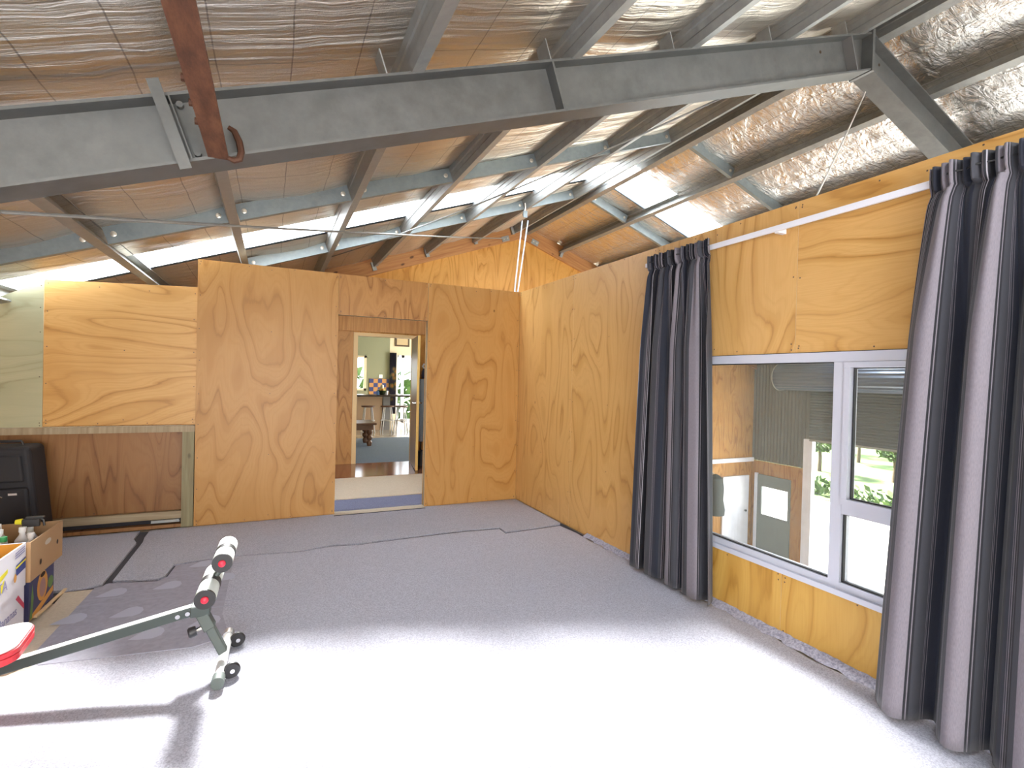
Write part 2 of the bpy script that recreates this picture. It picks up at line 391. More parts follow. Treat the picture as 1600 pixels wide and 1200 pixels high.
for i, xr in enumerate(PX_R[:4]):
    p = Vector((xr, 0, zl(xr, Z_PB)))
    prof = [(a, b) for a, b in c_profile()]
    if i: prof = [(.063-a, b) for a, b in c_profile()][::-1]
    o = MB().prism(prof, p+Vector((0, YREAR, 0)), p+Vector((0, YG-.005, 0)), ER, NR).build('purlin', GALV)
    tag(o, PR[min(i, 2)] if i < 3 else 'galvanised purlin low on the short slope, above the neighbouring garage', 'purlin', 'purlins on the short roof slope')

# ---- bridging channels between purlins
def bridge(y, x0, x1, s, lab, bolts=True, m=GALV_B):
    root = empty('bridging_channel', label=lab, cat='roof bracing', group='channels bolted between the purlins')
    e, n = (EL, NL) if s < 0 else (ER, NR)
    p0 = Vector((x0, y, zl(x0, Z_PB+.012))); p1 = Vector((x1, y, zl(x1, Z_PB+.012)))
    # channel web faces the camera (−y), flanges run back
    ey = Vector((0,1,0)); h = .118
    MB().prism([(0,0),(.045,0),(.045,.003),(.003,.003),(.003,h-.003),(.045,h-.003),(.045,h),(0,h)], p0, p1, ey, n).build('channel', m, root)
    if bolts:
        for q, sg in ((p0, 1), (p1, -1)):
            c = q+e*(.05*sg)+n*(h*.5)+Vector((0,-.001,0))
            b = MB().lathe([(.0,-.0),(.019,0),(.019,.004),(.011,.006),(.011,.013),(0,.014)], c, (0,-1,0), 10)
            b.build('bolt', BOLT, root, smooth=True)
    return root
names_L = ['low by the eave', 'above the suitcase', 'above the tall plywood sheet', 'above the doorway', 'in the fourth bay', 'in the fifth bay', 'in the sixth bay', 'in the top bay by the ridge']
for row, y in enumerate((4.30, 6.25)):
    near = 'nearer row' if row == 0 else 'row beyond the bright strip'
    for i in range(len(PX_L)-1):
        if row == 1 and i < 2: continue
        bridge(y, PX_L[i]+.004, PX_L[i+1]-.066, -1, f'blue-grey channel {names_L[i+1]}, long slope, {near}')
    for i in range(2):
        bridge(y, PX_R[i]+.064, PX_R[i+1]-.004, 1, f'blue-grey channel on the short slope, {"next to the ridge" if i == 0 else "vanishing behind the wall"}, {near}')

# ---- steel rafter
def isec(w=.15, h=.262, tf=.012, tw=.009):
    return [(-w/2,0),(w/2,0),(w/2,tf),(tw/2,tf),(tw/2,h-tf),(w/2,h-tf),(w/2,h),(-w/2,h),(-w/2,h-tf),(-tw/2,h-tf),(-tw/2,tf),(-w/2,tf)]
YRF = 2.43; ZRB = 3.745
raf = empty('steel_rafter', label='large galvanised steel rafter crossing the room under the purlins with an angled apex joint', cat='roof beam')
for s in (-1, 1):
    e, n = (EL, NL) if s < 0 else (ER, NR)
    xe = XL+.02 if s < 0 else XO-.02
    b = MB(); h = .262
    prof = isec()
    # mitred at the apex
    A_, B_ = [], []
    for a, c in prof:
        q = Vector((xe, YRF, zl(xe, ZRB))) + Vector((0, a, 0)) + n*c
        t = (XR-q.x)/e.x; A_.append(q); B_.append(q+e*t)
    if s > 0: pass
    k = len(prof); L = abs(XR-xe)/CA; u = 0
    for i in range(k):
        j = (i+1) % k; w = (A_[j]-A_[i]).length; b.quad([A_[i], A_[j], B_[j], B_[i]], 0, [(u,0),(u+w,0),(u+w,L),(u,L)]); u += w
    b.quad(A_[::-1]); b.quad(B_)
    b.build('beam_half', GALV_R, raf)
# apex plates, stiffener, holes, clamp bar
b = MB(); b.box((XR-.014, YRF-.085, ZRB-.012), (XR+.014, YRF+.085, ZRB+.262/CA+.02)); b.build('apex_plate', GALV_R, raf)
def slope_box(xc, y0, y1, du, n0, n1, s=-1):
    e, n = (EL, NL) if s < 0 else (ER, NR)
    p = Vector((xc, 0, zl(xc, ZRB)))
    Mx = Matrix((e, Vector((0,1,0)), n)).transposed().to_4x4(); Mx.translation = p
    return ((-du/2, y0, n0), (du/2, y1, n1), 0, Mx)
MB().box(*slope_box(1.372, YRF-.074, YRF-.004, .012, .012, .25)).build('stiffener', GALV_R, raf)
MB().box(*slope_box(XR-.16, YRF-.074, YRF-.004, .010, .012, .25)).build('stiffener', mat('grey_plate_steel', (.20,.20,.20), .6, .4), raf)  # stiffener by the apex in one even grey
for xc, s in ((XR-.42, -1), (XR+.14, 1)):
    e, n = (EL, NL) if s < 0 else (ER, NR)
    c = Vector((xc, YRF-.006, zl(xc, ZRB)))+n*.19
    MB().lathe([(0,.001),(.011,.001),(.011,0)], c, (0,-1,0), 10).build('bolt_hole', mat('rust_hole', (.06,.035,.015), .8), raf)
for i, xr in enumerate(PX_L[3:]+PX_R[:2]):     # purlin cleats standing on the rafter
    s = -1 if xr < XR else 1
    x = xr-.066*CA-.012 if s < 0 else xr-.012
    MB().box(*slope_box(x, YRF-.05, YRF+.05, .006, .262, .262+.12, s)).build('cleat', GALV, raf)
clamp = empty('clamp_bar', label='flat galvanised clamp bar strapped over the steel rafter beside the rusty beam end', cat='clamp')
MB().box(*slope_box(-.33, YRF-.108, YRF-.078, .042, -.035, .30)).build('bar', GALV_R, clamp)
MB().box(*slope_box(-.30, YRF-.078, YRF-.005, .006, .012, .25)).build('angle_flange', GALV_R, clamp)
for hh in (.235, .045):
    e = EL; c = Vector((-.275, YRF-.012, zl(-.275, ZRB)))+NL*hh
    MB().lathe([(0,.02),(.013,.02),(.013,.0)], c, (0,-1,0), 8).build('bolt', GALV_R, clamp)

# ---- rusty beam and hook
bz = 2.315
pe0 = at(325, 245, 2, bz); pe1 = at(358, 239, 2, bz)
bx0 = pe0.x; bx1 = pe1.x; by1 = pe0.y
_z0 = zl(-.25, ZRB)+.02
k = (_z0-EYE.z)/(pe0.z-EYE.z)
bx0 = at(325, 245, 1, YRF-.075).x; bz0 = at(325, 245, 1, YRF-.075).z; bx1 = at(358, 239, 1, YRF-.075).x
rb = empty('rusty_beam', label='rust-brown steel beam running overhead and ending against the galvanised rafter', cat='beam')
w_ = bx1-bx0
MB().prism([(0,0),(w_,0),(w_,.010),(.010,.010),(.010,.10),(0,.10)],
           (bx0, YREAR, bz0), (bx0, YRF-.075, bz0), (1,0,0), (0,0,1)).build('beam_section', RUST, rb)
for yy in (2.02, 1.86, 2.16):
    MB().lathe([(0,.022),(.013,.022),(.013,.010),(.020,.010),(.020,0)], (bx0, yy, bz0+.05), (-1,0,0), 8).build('bolt', RUST_D, rb)
hk = []
for px, py in ((357,199),(366,205),(374,222),(377,238),(374,249),(366,251),(354,246)):
    hk.append(at(px, py, 1, YRF-.088))
o = MB().tube(hk, [.009,.012,.013,.013,.013,.012,.008], 8).build('iron_hook', RUST_D, smooth=True)
tag(o, 'bent rusty iron hook gripping the rafter flange at the end of the rusty beam', 'hook')

# ---- gable wall, rake boards, brackets, bracing rods
gable = empty('wall_back_house', kind='structure')
def plyface(b, pts, uvs, mi=0): b.quad(pts, mi, uvs)
def gable_sheet(x0, x1, zb, m, off):
    """vertical strip of cladding up to the roof line"""
    b = MB(); y = YG; th = .012
    xs = [x0] + ([XR] if x0 < XR < x1 else []) + [x1]
    top = [Vector((x, y, zl(x, Z_FOIL-.02))) for x in xs]
    F = [Vector((x0, y, zb))] + [Vector((x1, y, zb))] + top[::-1]
    uv = [(p.x+off, p.z+off*.7) for p in F]
    b.quad(F, 0, uv); b.quad([p+Vector((0,th,0)) for p in F][::-1], 0, uv[::-1])
    return b.build('plywood_sheet', m, gable, merge=False)
DX0, DX1, DZ = 1.185, 2.06, 2.01
xs = [XL, -.95, .25, 1.12]; 
for i in range(3): gable_sheet(xs[i], xs[i+1], 0, PLY_R, i*3.3)
gable_sheet(1.12, 2.12, 2.06, PLY_O, 11.1)
gable_sheet(2.12, 3.32, 0, PLY_O, 14.2); gable_sheet(3.32, 4.52, 0, PLY_O, 17.7); gable_sheet(4.52, 5.72, -2.6, PLY_O, 20.1)
for i in range(4): gable_sheet(5.72+i*1.09, 5.72+(i+1)*1.09 if i < 3 else XO, -2.6, PLY_R, 25+i*3)
b = MB(); b.box((XL, YG+.0, GZ), (4.52, YG+.1, -.03)); b.build('foundation', BOARD, gable)
def rake(s, lab):
    e, n = (EL, NL) if s < 0 else (ER, NR)
    xe = XL if s < 0 else XO
    b = MB(); z1, z0 = 4.16, 3.895
    F = [Vector((xe,0,zl(xe,z0))), Vector((XR,0,z0)), Vector((XR,0,z1)), Vector((xe,0,zl(xe,z1)))]
    L = abs(XR-xe)/CA; uv = [(0,0),(0,L),(.25,L),(.25,0)]
    A_ = [p+Vector((0,YG-.05,0)) for p in F]; B_ = [p+Vector((0,YG-.002,0)) for p in F]
    b.quad(A_, 0, uv); b.quad(B_[::-1], 0, uv[::-1])
    for i in range(4): j = (i+1) % 4; b.quad([A_[i], B_[i], B_[j], A_[j]], 0, [(0,0),(.04,0),(.04,L),(0,L)])
    o = b.build('rake_board', FASCIA); tag(o, lab, 'roof timber', 'rake boards on the gable'); return o
rake(-1, 'knotty brown rake board under the long roof slope on the far gable')
rake(1, 'knotty brown rake board under the short roof slope on the far gable')
for (px, py, s, lab) in ((790,373,-1,'small galvanised bracket on the rake board where the long bracing rod is fixed'),
                    (836,379,1,'small galvanised bracket on the short-slope rake board near the apex')):
    c = at(px, py, 1, YG-.06); e, n = (EL, NL) if s < 0 else (ER, NR)
    Mx = Matrix((e, Vector((0,1,0)), n)).transposed().to_4x4(); Mx.translation = c
    r = empty('rod_bracket', label=lab, cat='bracket')
    MB().box((-.07,-.004,-.045),(.07,.008,.045),0,Mx).build('plate', GALV, r)
    for d in (-.035, .035): MB().lathe([(0,.012),(.014,.012),(.014,0)], Mx@Vector((d,-.004,0)), (0,-1,0), 8).build('bolt', BOLT, r)
for i, (px, py) in enumerate(((583,417),(666,396),(742,376),(800,361),(877,396))):   # purlin end cleats on the gable
    c = at(px, py, 1, YG-.075); s = -1 if i < 4 else 1; e, n = (EL, NL) if s < 0 else (ER, NR)
    Mx = Matrix((e, Vector((0,1,0)), n)).transposed().to_4x4(); Mx.translation = c
    b = MB(); b.box((-.02,-.03,-.06),(.0,.02,.07),0,Mx); b.box((-.02,.012,-.06),(.05,.02,.07),0,Mx)
    o = b.build('end_cleat', GALV)
    tag(o, ['small steel cleat holding the second visible purlin from the doorway header to the gable','small steel cleat on the gable above the plain ply joint','small steel cleat left of the rod bracket on the gable','small steel cleat just under the ridge on the gable','small steel cleat on the short-slope rake board of the gable'][i].replace('left of','just down-slope of'), 'cleat', 'purlin end cleats on the gable')
def rod(name, p, r, lab, m=GALV, cat='bracing rod', sag=0, n=10):
    p = [Vector(q) for q in p]
    if len(p) == 2: 
        a, c = p; p = [a.lerp(c, i/n)-Vector((0,0,sag*4*(i/n)*(1-i/n))) for i in range(n+1)]
    o = MB().tube(p, r, 8).build(name, m, smooth=True); return tag(o, lab, cat)
A0 = at(790, 372.5, 1, YG-.07); Ae = at(0, 331, 1, 2.62)
rod('bracing_rod', [A0, Ae], .008, 'thin steel bracing rod running almost level across the whole roof from the gable bracket', sag=.02)
B1 = at(1128, 153, 1, 2.56); B0 = at(462, 417, 1, YG-.06)
rod('bracing_rod', [B1, B0], .007, 'thin steel bracing rod climbing diagonally from behind the partition to the rafter near the apex', sag=.10)
rod('slanting_string', [at(1352,144,1,YRF-.03), at(1276,306,0,XW+.03)], .005, 'pale cord stretched from the rafter soffit down to the top of the curtained wall', CORD, 'cord', sag=.01)
c0 = at(1334, 156, 1, YRF+.5)
tie = MB(); tie.tube([c0+Vector((-.03,0,.05)), c0+Vector((0,0,0)), c0+Vector((.04,.01,-.04))], .008, 6); tie.tube([c0+Vector((.03,0,.0)), c0+Vector((.05,0,-.05))], .008, 6)
tag(tie.build('tie_string', mat('yellow_twine', (.55,.36,.10), .8)), 'scrap of yellow twine hanging against the crinkled foil by the rafter', 'twine')
# pulley and rope
pc = at(820, 335, 1, 6.2); rp_ = empty('rope_pulley', label='small metal pulley block hung from the roof bracing by the gable apex', cat='pulley')
MB().lathe([(0,-.012),(.032,-.012),(.026,0),(.032,.012),(0,.012)], pc, (0,1,0), 16).build('wheel', GALV, rp_, smooth=True)
MB().box(pc+Vector((-.03,-.02,-.045)), pc+Vector((.03,-.014,.045))).build('cheek_plate', GALV_B, rp_)
MB().tube([pc+Vector((0,0,.04)), pc+Vector((.008,0,.10)), pc+Vector((0,0,.15))], .010, 8).build('hook', BOLT, rp_, smooth=True)
for i, (a, c) in enumerate((((816,345),(804,456)), ((825,345),(809,456)))):
    rod('pulley_rope', [at(*a, 1, 6.2), at(*c, 1, 6.0)], .009, ['pale blue-flecked rope strand below the pulley, the one nearer the long slope','pale blue-flecked rope strand below the pulley, the one nearer the curtained wall'][i], ROPE, 'rope')
o = MB().box(at(804,470,1,6.0)+Vector((-.05,-.03,-1.9)), at(804,470,1,6.0)+Vector((.12,.03,-1.8))).build('rope_cleat', GREYT); tag(o, 'timber block the pulley rope is tied off to behind the partition', 'block')
_c = at(804,470,1,6.0)
rod('rope_tail', [at(806,455,1,6.0), Vector((_c.x+.03, _c.y, _c.z-1.8))], .008, 'rope tail dropping behind the partition', ROPE, 'rope')

# ------------------------------------------------------------------ plywood walls
def sheet(parent, o, U, V, N, u0, u1, v0, v1, m, off, th=.012, nails=True, nn=None, name='plywood_sheet', top=None):
    """plywood sheet: origin o + U*u + V*v, face towards N. top=(vl, vr) gives sloping top"""
    o, U, V, N = Vector(o), Vector(U), Vector(V), Vector(N)
    g = .0012; u0 += g; u1 -= g
    vl, vr = top if top else (v1, v1)
    C = [(u0,v0),(u1,v0),(u1,vr),(u0,vl)]
    F = [o+U*a+V*c for a, c in C]; Bk = [p-N*th for p in F]
    b = MB(); uv = [(a+off, c+off*.37) for a, c in C]
    b.quad(F, 0, uv); b.quad(Bk[::-1], 0, uv[::-1])
    for i in range(4): j = (i+1) % 4; b.quad([F[i], Bk[i], Bk[j], F[j]], 1)
    if nails:
        rr = random.Random(int(off*100))
        def nail(a, c):
            c0 = o+U*(a+rr.uniform(-.004,.004))+V*(c+rr.uniform(-.01,.01))+N*.0008; r = .0045
            b.quad([c0+U*(r*math.cos(k*PI/3))+V*(r*math.sin(k*PI/3)) for k in range(6)], 2)
        k = max(2, int((v1-v0)/.3)+1)
        for i in range(k):
            vv = v0+.04+(v1-v0-.08)*i/(k-1)
            for a in (u0+.02, u1-.02):
                lim = vl if a < (u0+u1)/2 else vr
                if vv < lim-.01: nail(a, vv)
            if u1-u0 > .9 and i % 2 == 0 and vv < min(vl, vr): nail((u0+u1)/2, vv)
        k = max(2, int((u1-u0)/.35)+1)
        for i in range(k):
            nail(u0+.02+(u1-u0-.04)*i/(k-1), v0+.02)
            nail(u0+.02+(u1-u0-.04)*i/(k-1), min(vl, vr)-.02)
    return b.build(name, [m, PLY_EDGE, NAIL], parent, merge=False)

# right wall (curtained wall): window hole y .55-2.75, z .36-1.575
wr = empty('wall_right', kind='structure')
WY0, WY1, WZ0, WZ1, WT = .55, 2.76, .36, 1.572, 2.4
U_, V_, N_ = (0,1,0), (0,0,1), (-1,0,0)
def ws(y0, y1, z0, z1, m, off): sheet(wr, (XW, 0, 0), U_, V_, N_, y0, y1, z0, z1, m, off)
ws(4.18, YB, 0, WT, PLY_W, 2.2); ws(3.02, 4.18, 0, WT, PLY_W, 7.45)
ws(1.885, 3.02, WZ1+.004, WT, PLY_W, 5.1); ws(.68, 1.885, WZ1+.004, WT, PLY_H, 9.9)
ws(1.925, 3.02, 0, WZ0-.004, PLY_Y, 13.3); ws(.72, 1.925, 0, WZ0-.004, PLY_Y, 3.8)
ws(2.76, 3.02, WZ0-.004, WZ1+.004, PLY_W, 1.0)
ws(-.48, .68, WZ1+.004, WT, PLY_W, 4.4); ws(-.48, .72, 0, WZ0-.004, PLY_W, 6.6); ws(-.48, .55, WZ0-.004, WZ1+.004, PLY_W, 8.6)
ws(-1.68, -.48, 0, WT, PLY_W, 10.6); ws(-2.88, -1.68, 0, WT, PLY_H, 12.6); ws(YREAR, -2.88, 0, WT, PLY_W, 15)
# studs, top plate and garage-side lining
b = MB()
for y in [YREAR+.03+.6*i for i in range(16)]:
    z1 = WT-.045
    if WY0 < y < WY1: b.box((XW+.0125, y, .045), (XW+.102, y+.04, WZ0-.045)); b.box((XW+.0125, y, WZ1+.05), (XW+.102, y+.04, z1))
    else: b.box((XW+.0125, y, .045), (XW+.102, y+.04, z1))
b.box((XW+.0125, YREAR, 0), (XW+.102, YB, .045)); b.box((XW+.0125, WY0-.04, WZ0-.05), (XW+.102, WY1+.04, WZ0-.006)); b.box((XW+.0125, WY0-.04, WZ1+.006), (XW+.102, WY1+.04, WZ1+.05))
b.build('framing', GREYT, wr)
MB().box((XW+.0125, YREAR, WT-.045), (XW+.102, YG-.06, WT-.002)).build('top_plate', PLY_EDGE, wr)
X2 = XW+.103
b = MB()
for (y0, y1, z0, z1) in ((YREAR, WY0, GZ, WT-.05), (WY1, YG, GZ, WT-.05), (WY0, WY1, GZ, WZ0), (WY0, WY1, WZ1, WT-.05)):
    F = [Vector((X2,y0,z0)), Vector((X2,y1,z0)), Vector((X2,y1,z1)), Vector((X2,y0,z1))]
    b.quad(F, 0, [(p.y, p.z) for p in F]); F = [p+Vector((.01,0,0)) for p in F]; b.quad(F[::-1], 0, [(p.y, p.z) for p in F[::-1]])
b.build('garage_side_lining', PLY, wr, merge=False)
b = MB(); F = [Vector((XW,YB+.02,0)), Vector((XW,YG,0)), Vector((XW,YG,WT)), Vector((XW,YB+.02,WT))]
b.quad(F, 0, [(p.y, p.z) for p in F]); b.build('passage_lining', PLY, wr)

# back partition
wb = empty('wall_back', kind='structure')
def bs(x0, x1, z0, z1, m, off, y=YB, **k): return sheet(wb, (0, y, 0), (1,0,0), (0,0,1), (0,-1,0), x0, x1, z0, z1, m, off, **k)
OX0, OX1 = .574, 1.487
bs(-.632, OX0, 0, WT, PLY_B, 21.35); bs(OX0, OX1, 1.995, WT, PLY_R, 4.15, y=YB+.01); bs(OX1, XW, 0, WT, PLY_B, 8.2)
b = MB()
for x in (-.62, -.02, OX0-.045, OX1+.005, 2.05, XW-.05): b.box((x, YB+.0125, 0), (x+.04, YB+.09, WT-.045))
b.box((-.62, YB+.0125, WT-.045), (XW, YB+.09, WT-.003)); b.box((OX0, YB+.024, 1.995), (OX1, YB+.09, 2.04))
b.build('framing', GREYT, wb)
b = MB()
for (x0, x1, z0, z1) in ((-.62, OX0, 0, WT), (OX1, XW, 0, WT), (OX0, OX1, 1.995, WT)):
    F = [Vector((x0,YB+.092,z0)), Vector((x1,YB+.092,z0)), Vector((x1,YB+.092,z1)), Vector((x0,YB+.092,z1))]; b.quad(F[::-1], 0, [(p.x, p.z) for p in F[::-1]])
b.build('back_lining', PLY, wb)
# low end of the partition: upper panels, rail, post, recessed dark panel
YB2 = YB+.025
bs(-1.700, -.632, .918, 2.2, PLY_H, 33.4, y=YB2, top=(2.112, 2.152))
bs(XL+.02, -1.700, .910, 2.1, PLY_G, 36.4, y=YB2, top=(zl(XL+.02, 4.06), 2.10))
sheet(wb, (0, YB+.10, 0), (1,0,0), (0,0,1), (0,-1,0), XL+.02, -.70, .12, .90, PLY_D, 40.6)
MB().box((XL+.02, YB+.0, .852), (-.634, YB+.09, .906)).build('rail', GREYT, wb)
b = MB(); b.prism([(0,0),(.09,0),(.09,.09),(0,.09)], (-.728, YB+.002, 0), (-.728, YB+.002, .852), (1,0,0), (0,1,0)); b.build('post', TREATED, wb)
b = MB(); b.prism([(0,0),(.05,0),(.05,.065),(0,.065)], (XL+.02, YB+.03, .078), (-.73, YB+.03, .078), (0,1,0), (0,0,1)); b.build('bottom_rail', GREYT, wb)
b = MB(); b.box((XL+.02, YB+.02, .0), (-.73, YB+.09, .03)); b.build('bottom_plate', PLY_D, wb)
MB().box((XL+.02, YB+.11, 0), (-.62, YB+.12, .12)).build('gap_shade_sheet', DARKF, wb)  # near-black sheet paints the shade in the gap below the rail
MB().box((-.95, YB+.005, .052), (-.74, YB+.03, .075)).build('metal_strip', GALV, wb)

# left, rear and outer walls
wl = empty('wall_left', kind='structure')
for i in range(10):
    y0 = YREAR+i*1.2; y1 = min(y0+1.2, YG)
    if y1 <= y0: break
    if y0 > -2.1 and y1 < .6:
        sheet(wl, (XL,0,0), (0,1,0), (0,0,1), (1,0,0), y0, y1, 0, .75, PLY_W, 50+i*2.3); sheet(wl, (XL,0,0), (0,1,0), (0,0,1), (1,0,0), y0, y1, 1.85, 2.03, PLY_W, 51+i*2.3)
    else: sheet(wl, (XL,0,0), (0,1,0), (0,0,1), (1,0,0), y0, y1, 0, 2.03, PLY_W, 50+i*2.3)
MB().box((XL-.12, YREAR, GZ), (XL-.1, YG, 0)).build('outer_skirt', ROOFM, wl)
wre = empty('wall_rear', kind='structure')
for (x0, x1, z0, top) in ((XL, -1.45, 0, None), (1.85, XW, 0, None), (-1.45, 1.85, 2.1, None)):
    b = MB(); F = [Vector((x0,YREAR,z0)), Vector((x1,YREAR,z0)), Vector((x1,YREAR,zl(x1,4.15))), Vector((x0,YREAR,zl(x0,4.15)))]
    b.quad(F, 0, [(p.x,p.z) for p in F]); b.build('plywood_sheet', PLY, wre)
b = MB(); xs = [XW, 4.0-.03, 9.0, XO]
F = [Vector((XW,YREAR,1.7)), Vector((XO,YREAR,1.7)), Vector((XO,YREAR,zl(XO,4.15))), Vector((XR,YREAR,4.15)), Vector((XW,YREAR,zl(XW,4.15)))]
b.quad(F, 0, [(p.x,p.z) for p in F]); F = [Vector((XW,YREAR,GZ)), Vector((4.0,YREAR,GZ)), Vector((4.0,YREAR,1.7)), Vector((XW,YREAR,1.7))]; b.quad(F, 0, [(p.x,p.z) for p in F])
F = [Vector((9.0,YREAR,GZ)), Vector((XO,YREAR,GZ)), Vector((XO,YREAR,1.7)), Vector((9.0,YREAR,1.7))]; b.quad(F, 0, [(p.x,p.z) for p in F])
b.build('garage_cladding', PLY, wre)

# outer side wall of the garage with roller door opening and half-glazed door
IRON = mat('dull_corrugated_iron', (.12,.115,.10), .55, .25)
wo = empty('wall_outer', kind='structure')
def corr(y0, y1, z0, z1, m, name='corrugated_sheet', par=wo, period=.08, vertical=True):
    b = MB(); n = max(2, int((y1-y0)/(period/2))) if vertical else max(2, int((z1-z0)/(period/2)))
    for i in range(n):
        a = i/n; c = (i+1)/n; d0 = .018*(i % 2); d1 = .018*((i+1) % 2)
        if vertical: F = [Vector((XO-d0,y0+(y1-y0)*a,z0)), Vector((XO-d1,y0+(y1-y0)*c,z0)), Vector((XO-d1,y0+(y1-y0)*c,z1)), Vector((XO-d0,y0+(y1-y0)*a,z1))]
        else: F = [Vector((XO-d0,y0,z0+(z1-z0)*a)), Vector((XO-d0,y1,z0+(z1-z0)*a)), Vector((XO-d1,y1,z0+(z1-z0)*c)), Vector((XO-d1,y0,z0+(z1-z0)*c))]
        b.quad(F)
    return b.build(name, m, par)
RD0, RD1 = 2.7, 6.80
corr(RD1, YG, -.32, 2.02, IRON); corr(YREAR, RD0, GZ, 2.02, IRON); corr(RD0, RD1, 1.75, 2.02, IRON)
PD0, PD1 = 7.30, 8.10
for (y0, y1, z0, z1) in ((RD1, PD0, GZ, -.32), (PD1, YG, GZ, -.32), (PD0, PD1, -.62, -.32)):
    b = MB(); F = [Vector((XO-.02,y0,z0)), Vector((XO-.02,y1,z0)), Vector((XO-.02,y1,z1)), Vector((XO-.02,y0,z1))]; b.quad(F, 0, [(p.y,p.z) for p in F]); b.build('lower_plywood', PLY_R, wo)
# trim rail along the ply at mid height, white jamb
o = MB().box((4.6, YG-.05, -.36), (XO-.02, YG-.002, -.27)).build('trim_1', WHITE); struct(o, 'white rail across the plywood of the far garage wall')
o = MB().box((XO-.10, 6.80, GZ), (XO-.0, 6.99, .30)).build('trim_2', WHITE); struct(o, 'white jamb beside the roller door opening')
# half glazed side door
d2 = empty('door_2', kind='structure'); d2['label'] = 'half-glazed side door of the garage'
b = MB(); b.box((XO-.05, PD0, GZ), (XO-.01, PD1, -1.50)); b.box((XO-.05, PD0, -.88), (XO-.01, PD1, -.62)); b.box((XO-.05, PD1-.10, -1.50), (XO-.01, PD1, -.88)); b.box((XO-.05, PD0, -1.50), (XO-.01, PD0+.05, -.88))
b.build('leaf', mat('grey_green_panel', (.17,.20,.19), .6), d2)
b = MB(); b.quad([(XO-.03,PD0,-1.5),(XO-.03,PD1,-1.5),(XO-.03,PD1,-.88),(XO-.03,PD0,-.88)]); b.build('pane', GLASS_C, d2)
MB().box((XO-.07, PD1, GZ), (XO-.0, PD1+.07, -.60)).build('frame', WHITE, d2)
# white door in the far garage wall
q0 = at(1128, 745, 1, YG); q1 = at(1168, 745, 1, YG)
dw = empty('door_3', kind='structure'); dw['label'] = 'plain white door in the far garage wall'
MB().box((q0.x, YG-.045, GZ+.02), (q1.x, YG-.003, q0.z)).build('leaf', WHITE, dw)
hc = at(1163, 797, 1, YG-.05); MB().lathe([(0,.05),(.025,.05),(.025,.03),(.01,.03),(.01,0)], hc, (0,-1,0), 12).build('door_knob', BLACK, dw)
# dark coat by the white door
c0 = at(1124, 770, 1, YG-.25)
b = MB(); n = 14
for (z, rx, ry) in [(0,0,0)]: pass
b.lathe([(.0,.75),(.06,.73),(.14,.66),(.17,.45),(.16,.2),(.20,.0),(.19,-.12),(.0,-.1)], c0+Vector((-.06,.05,-.35)), (0,0,1), 16)
o = b.build('hanging_coat', mat('dark_grey_cloth', (.07,.075,.07), .9), smooth=True); tag(o, 'dark grey coat hanging beside the white garage door', 'coat')
o = MB().box(c0+Vector((-.09,.12,.38)), c0+Vector((-.03,.25,.41))).build('coat_peg', GREYT); tag(o, 'peg that carries the dark coat', 'peg')
# roller door
rd = empty('roller_door', label='half-open grey steel roller door with its coil up under the garage eave', cat='roller door')
CURT = mat('ribbed_door_steel', (.11,.115,.105), .45, .35)
b = MB(); n = 44
for i in range(n):
    a = .30+(1.50-.30)*i/n; c = .30+(1.50-.30)*(i+1)/n; d0 = .02*(i % 2); d1 = .02*((i+1) % 2)
    b.quad([(XO-.12-d0,RD0-.1,a),(XO-.12-d0,RD1+.05,a),(XO-.12-d1,RD1+.05,c),(XO-.12-d1,RD0-.1,c)])
b.build('door_curtain', CURT, rd)
b = MB(); cx, cz, r = 9.62, 1.56, .27; n = 44; base = len(b.v)
for yy in (RD0-.1, RD1+.62): 
    pass
ring = [(cx+(r-.012*(k % 2))*math.cos(2*PI*k/n), cz+(r-.012*(k % 2))*math.sin(2*PI*k/n)) for k in range(n)]
for k in range(n):
    p, q = ring[k], ring[(k+1) % n]; b.quad([(p[0],RD0-.1,p[1]),(q[0],RD0-.1,q[1]),(q[0],RD1+.55,q[1]),(p[0],RD1+.55,p[1])])
b.quad([(p[0],RD1+.55,p[1]) for p in ring]); b.quad([(p[0],RD0-.1,p[1]) for p in ring][::-1])
b.build('coil', mat('blue_grey_coil', (.08,.10,.14), .35, .4), rd)
MB().lathe([(.285,0),(.285,.03),(.25,.03),(.25,0)], (cx, RD1+.52, cz), (0,1,0), 32).build('coil_rim', GALV, rd, smooth=True)
MB().box((XO-.13, RD0-.1, .27), (XO-.09, RD1+.05, .31)).build('bottom_rail', GALV, rd)

# garage floor
o = MB().box((XW+.05, YREAR-.2, GZ-.15), (XO+.02, YG, GZ)).build('floor_garage', mat('concrete', (.42,.41,.39), .8)); struct(o)

# ------------------------------------------------------------------ window in the curtained wall
w1 = empty('window_1', kind='structure'); w1['label'] = 'aluminium window looking into the garage'
fy0, fy1, fz0, fz1 = WY0+.002, WY1-.002, WZ0, WZ1
fx0, fx1 = XW-.012, XW+.065
def bar(b, y0, y1, z0, z1, x0=fx0, x1=fx1): b.box((x0,y0,z0),(x1,y1,z1))
b = MB()
bar(b, fy0, fy1, fz0, fz0+.028, fx0-.012); bar(b, fy0, fy1, fz0+.028, fz0+.062, fx0+.012)
bar(b, fy0, fy1, fz1-.05, fz1, fx0+.001); bar(b, fy0, fy0+.05, fz0+.0625, fz1-.0505, fx0+.002); bar(b, fy1-.05, fy1, fz0+.0625, fz1-.0505, fx0+.002)
b.build('frame', ALU, w1)
b = MB(); bar(b, 1.606, 1.662, fz0+.0625, fz1-.0505, fx0+.004); bar(b, fy0+.0505, 1.6055, .765, .814, fx0+.006); b.build('mullion', ALU, w1)
b = MB(); sy0, sy1, sz0, sz1 = fy0+.052, 1.6045, .8145, fz1-.0515; X = (fx0-.006, fx1-.02)
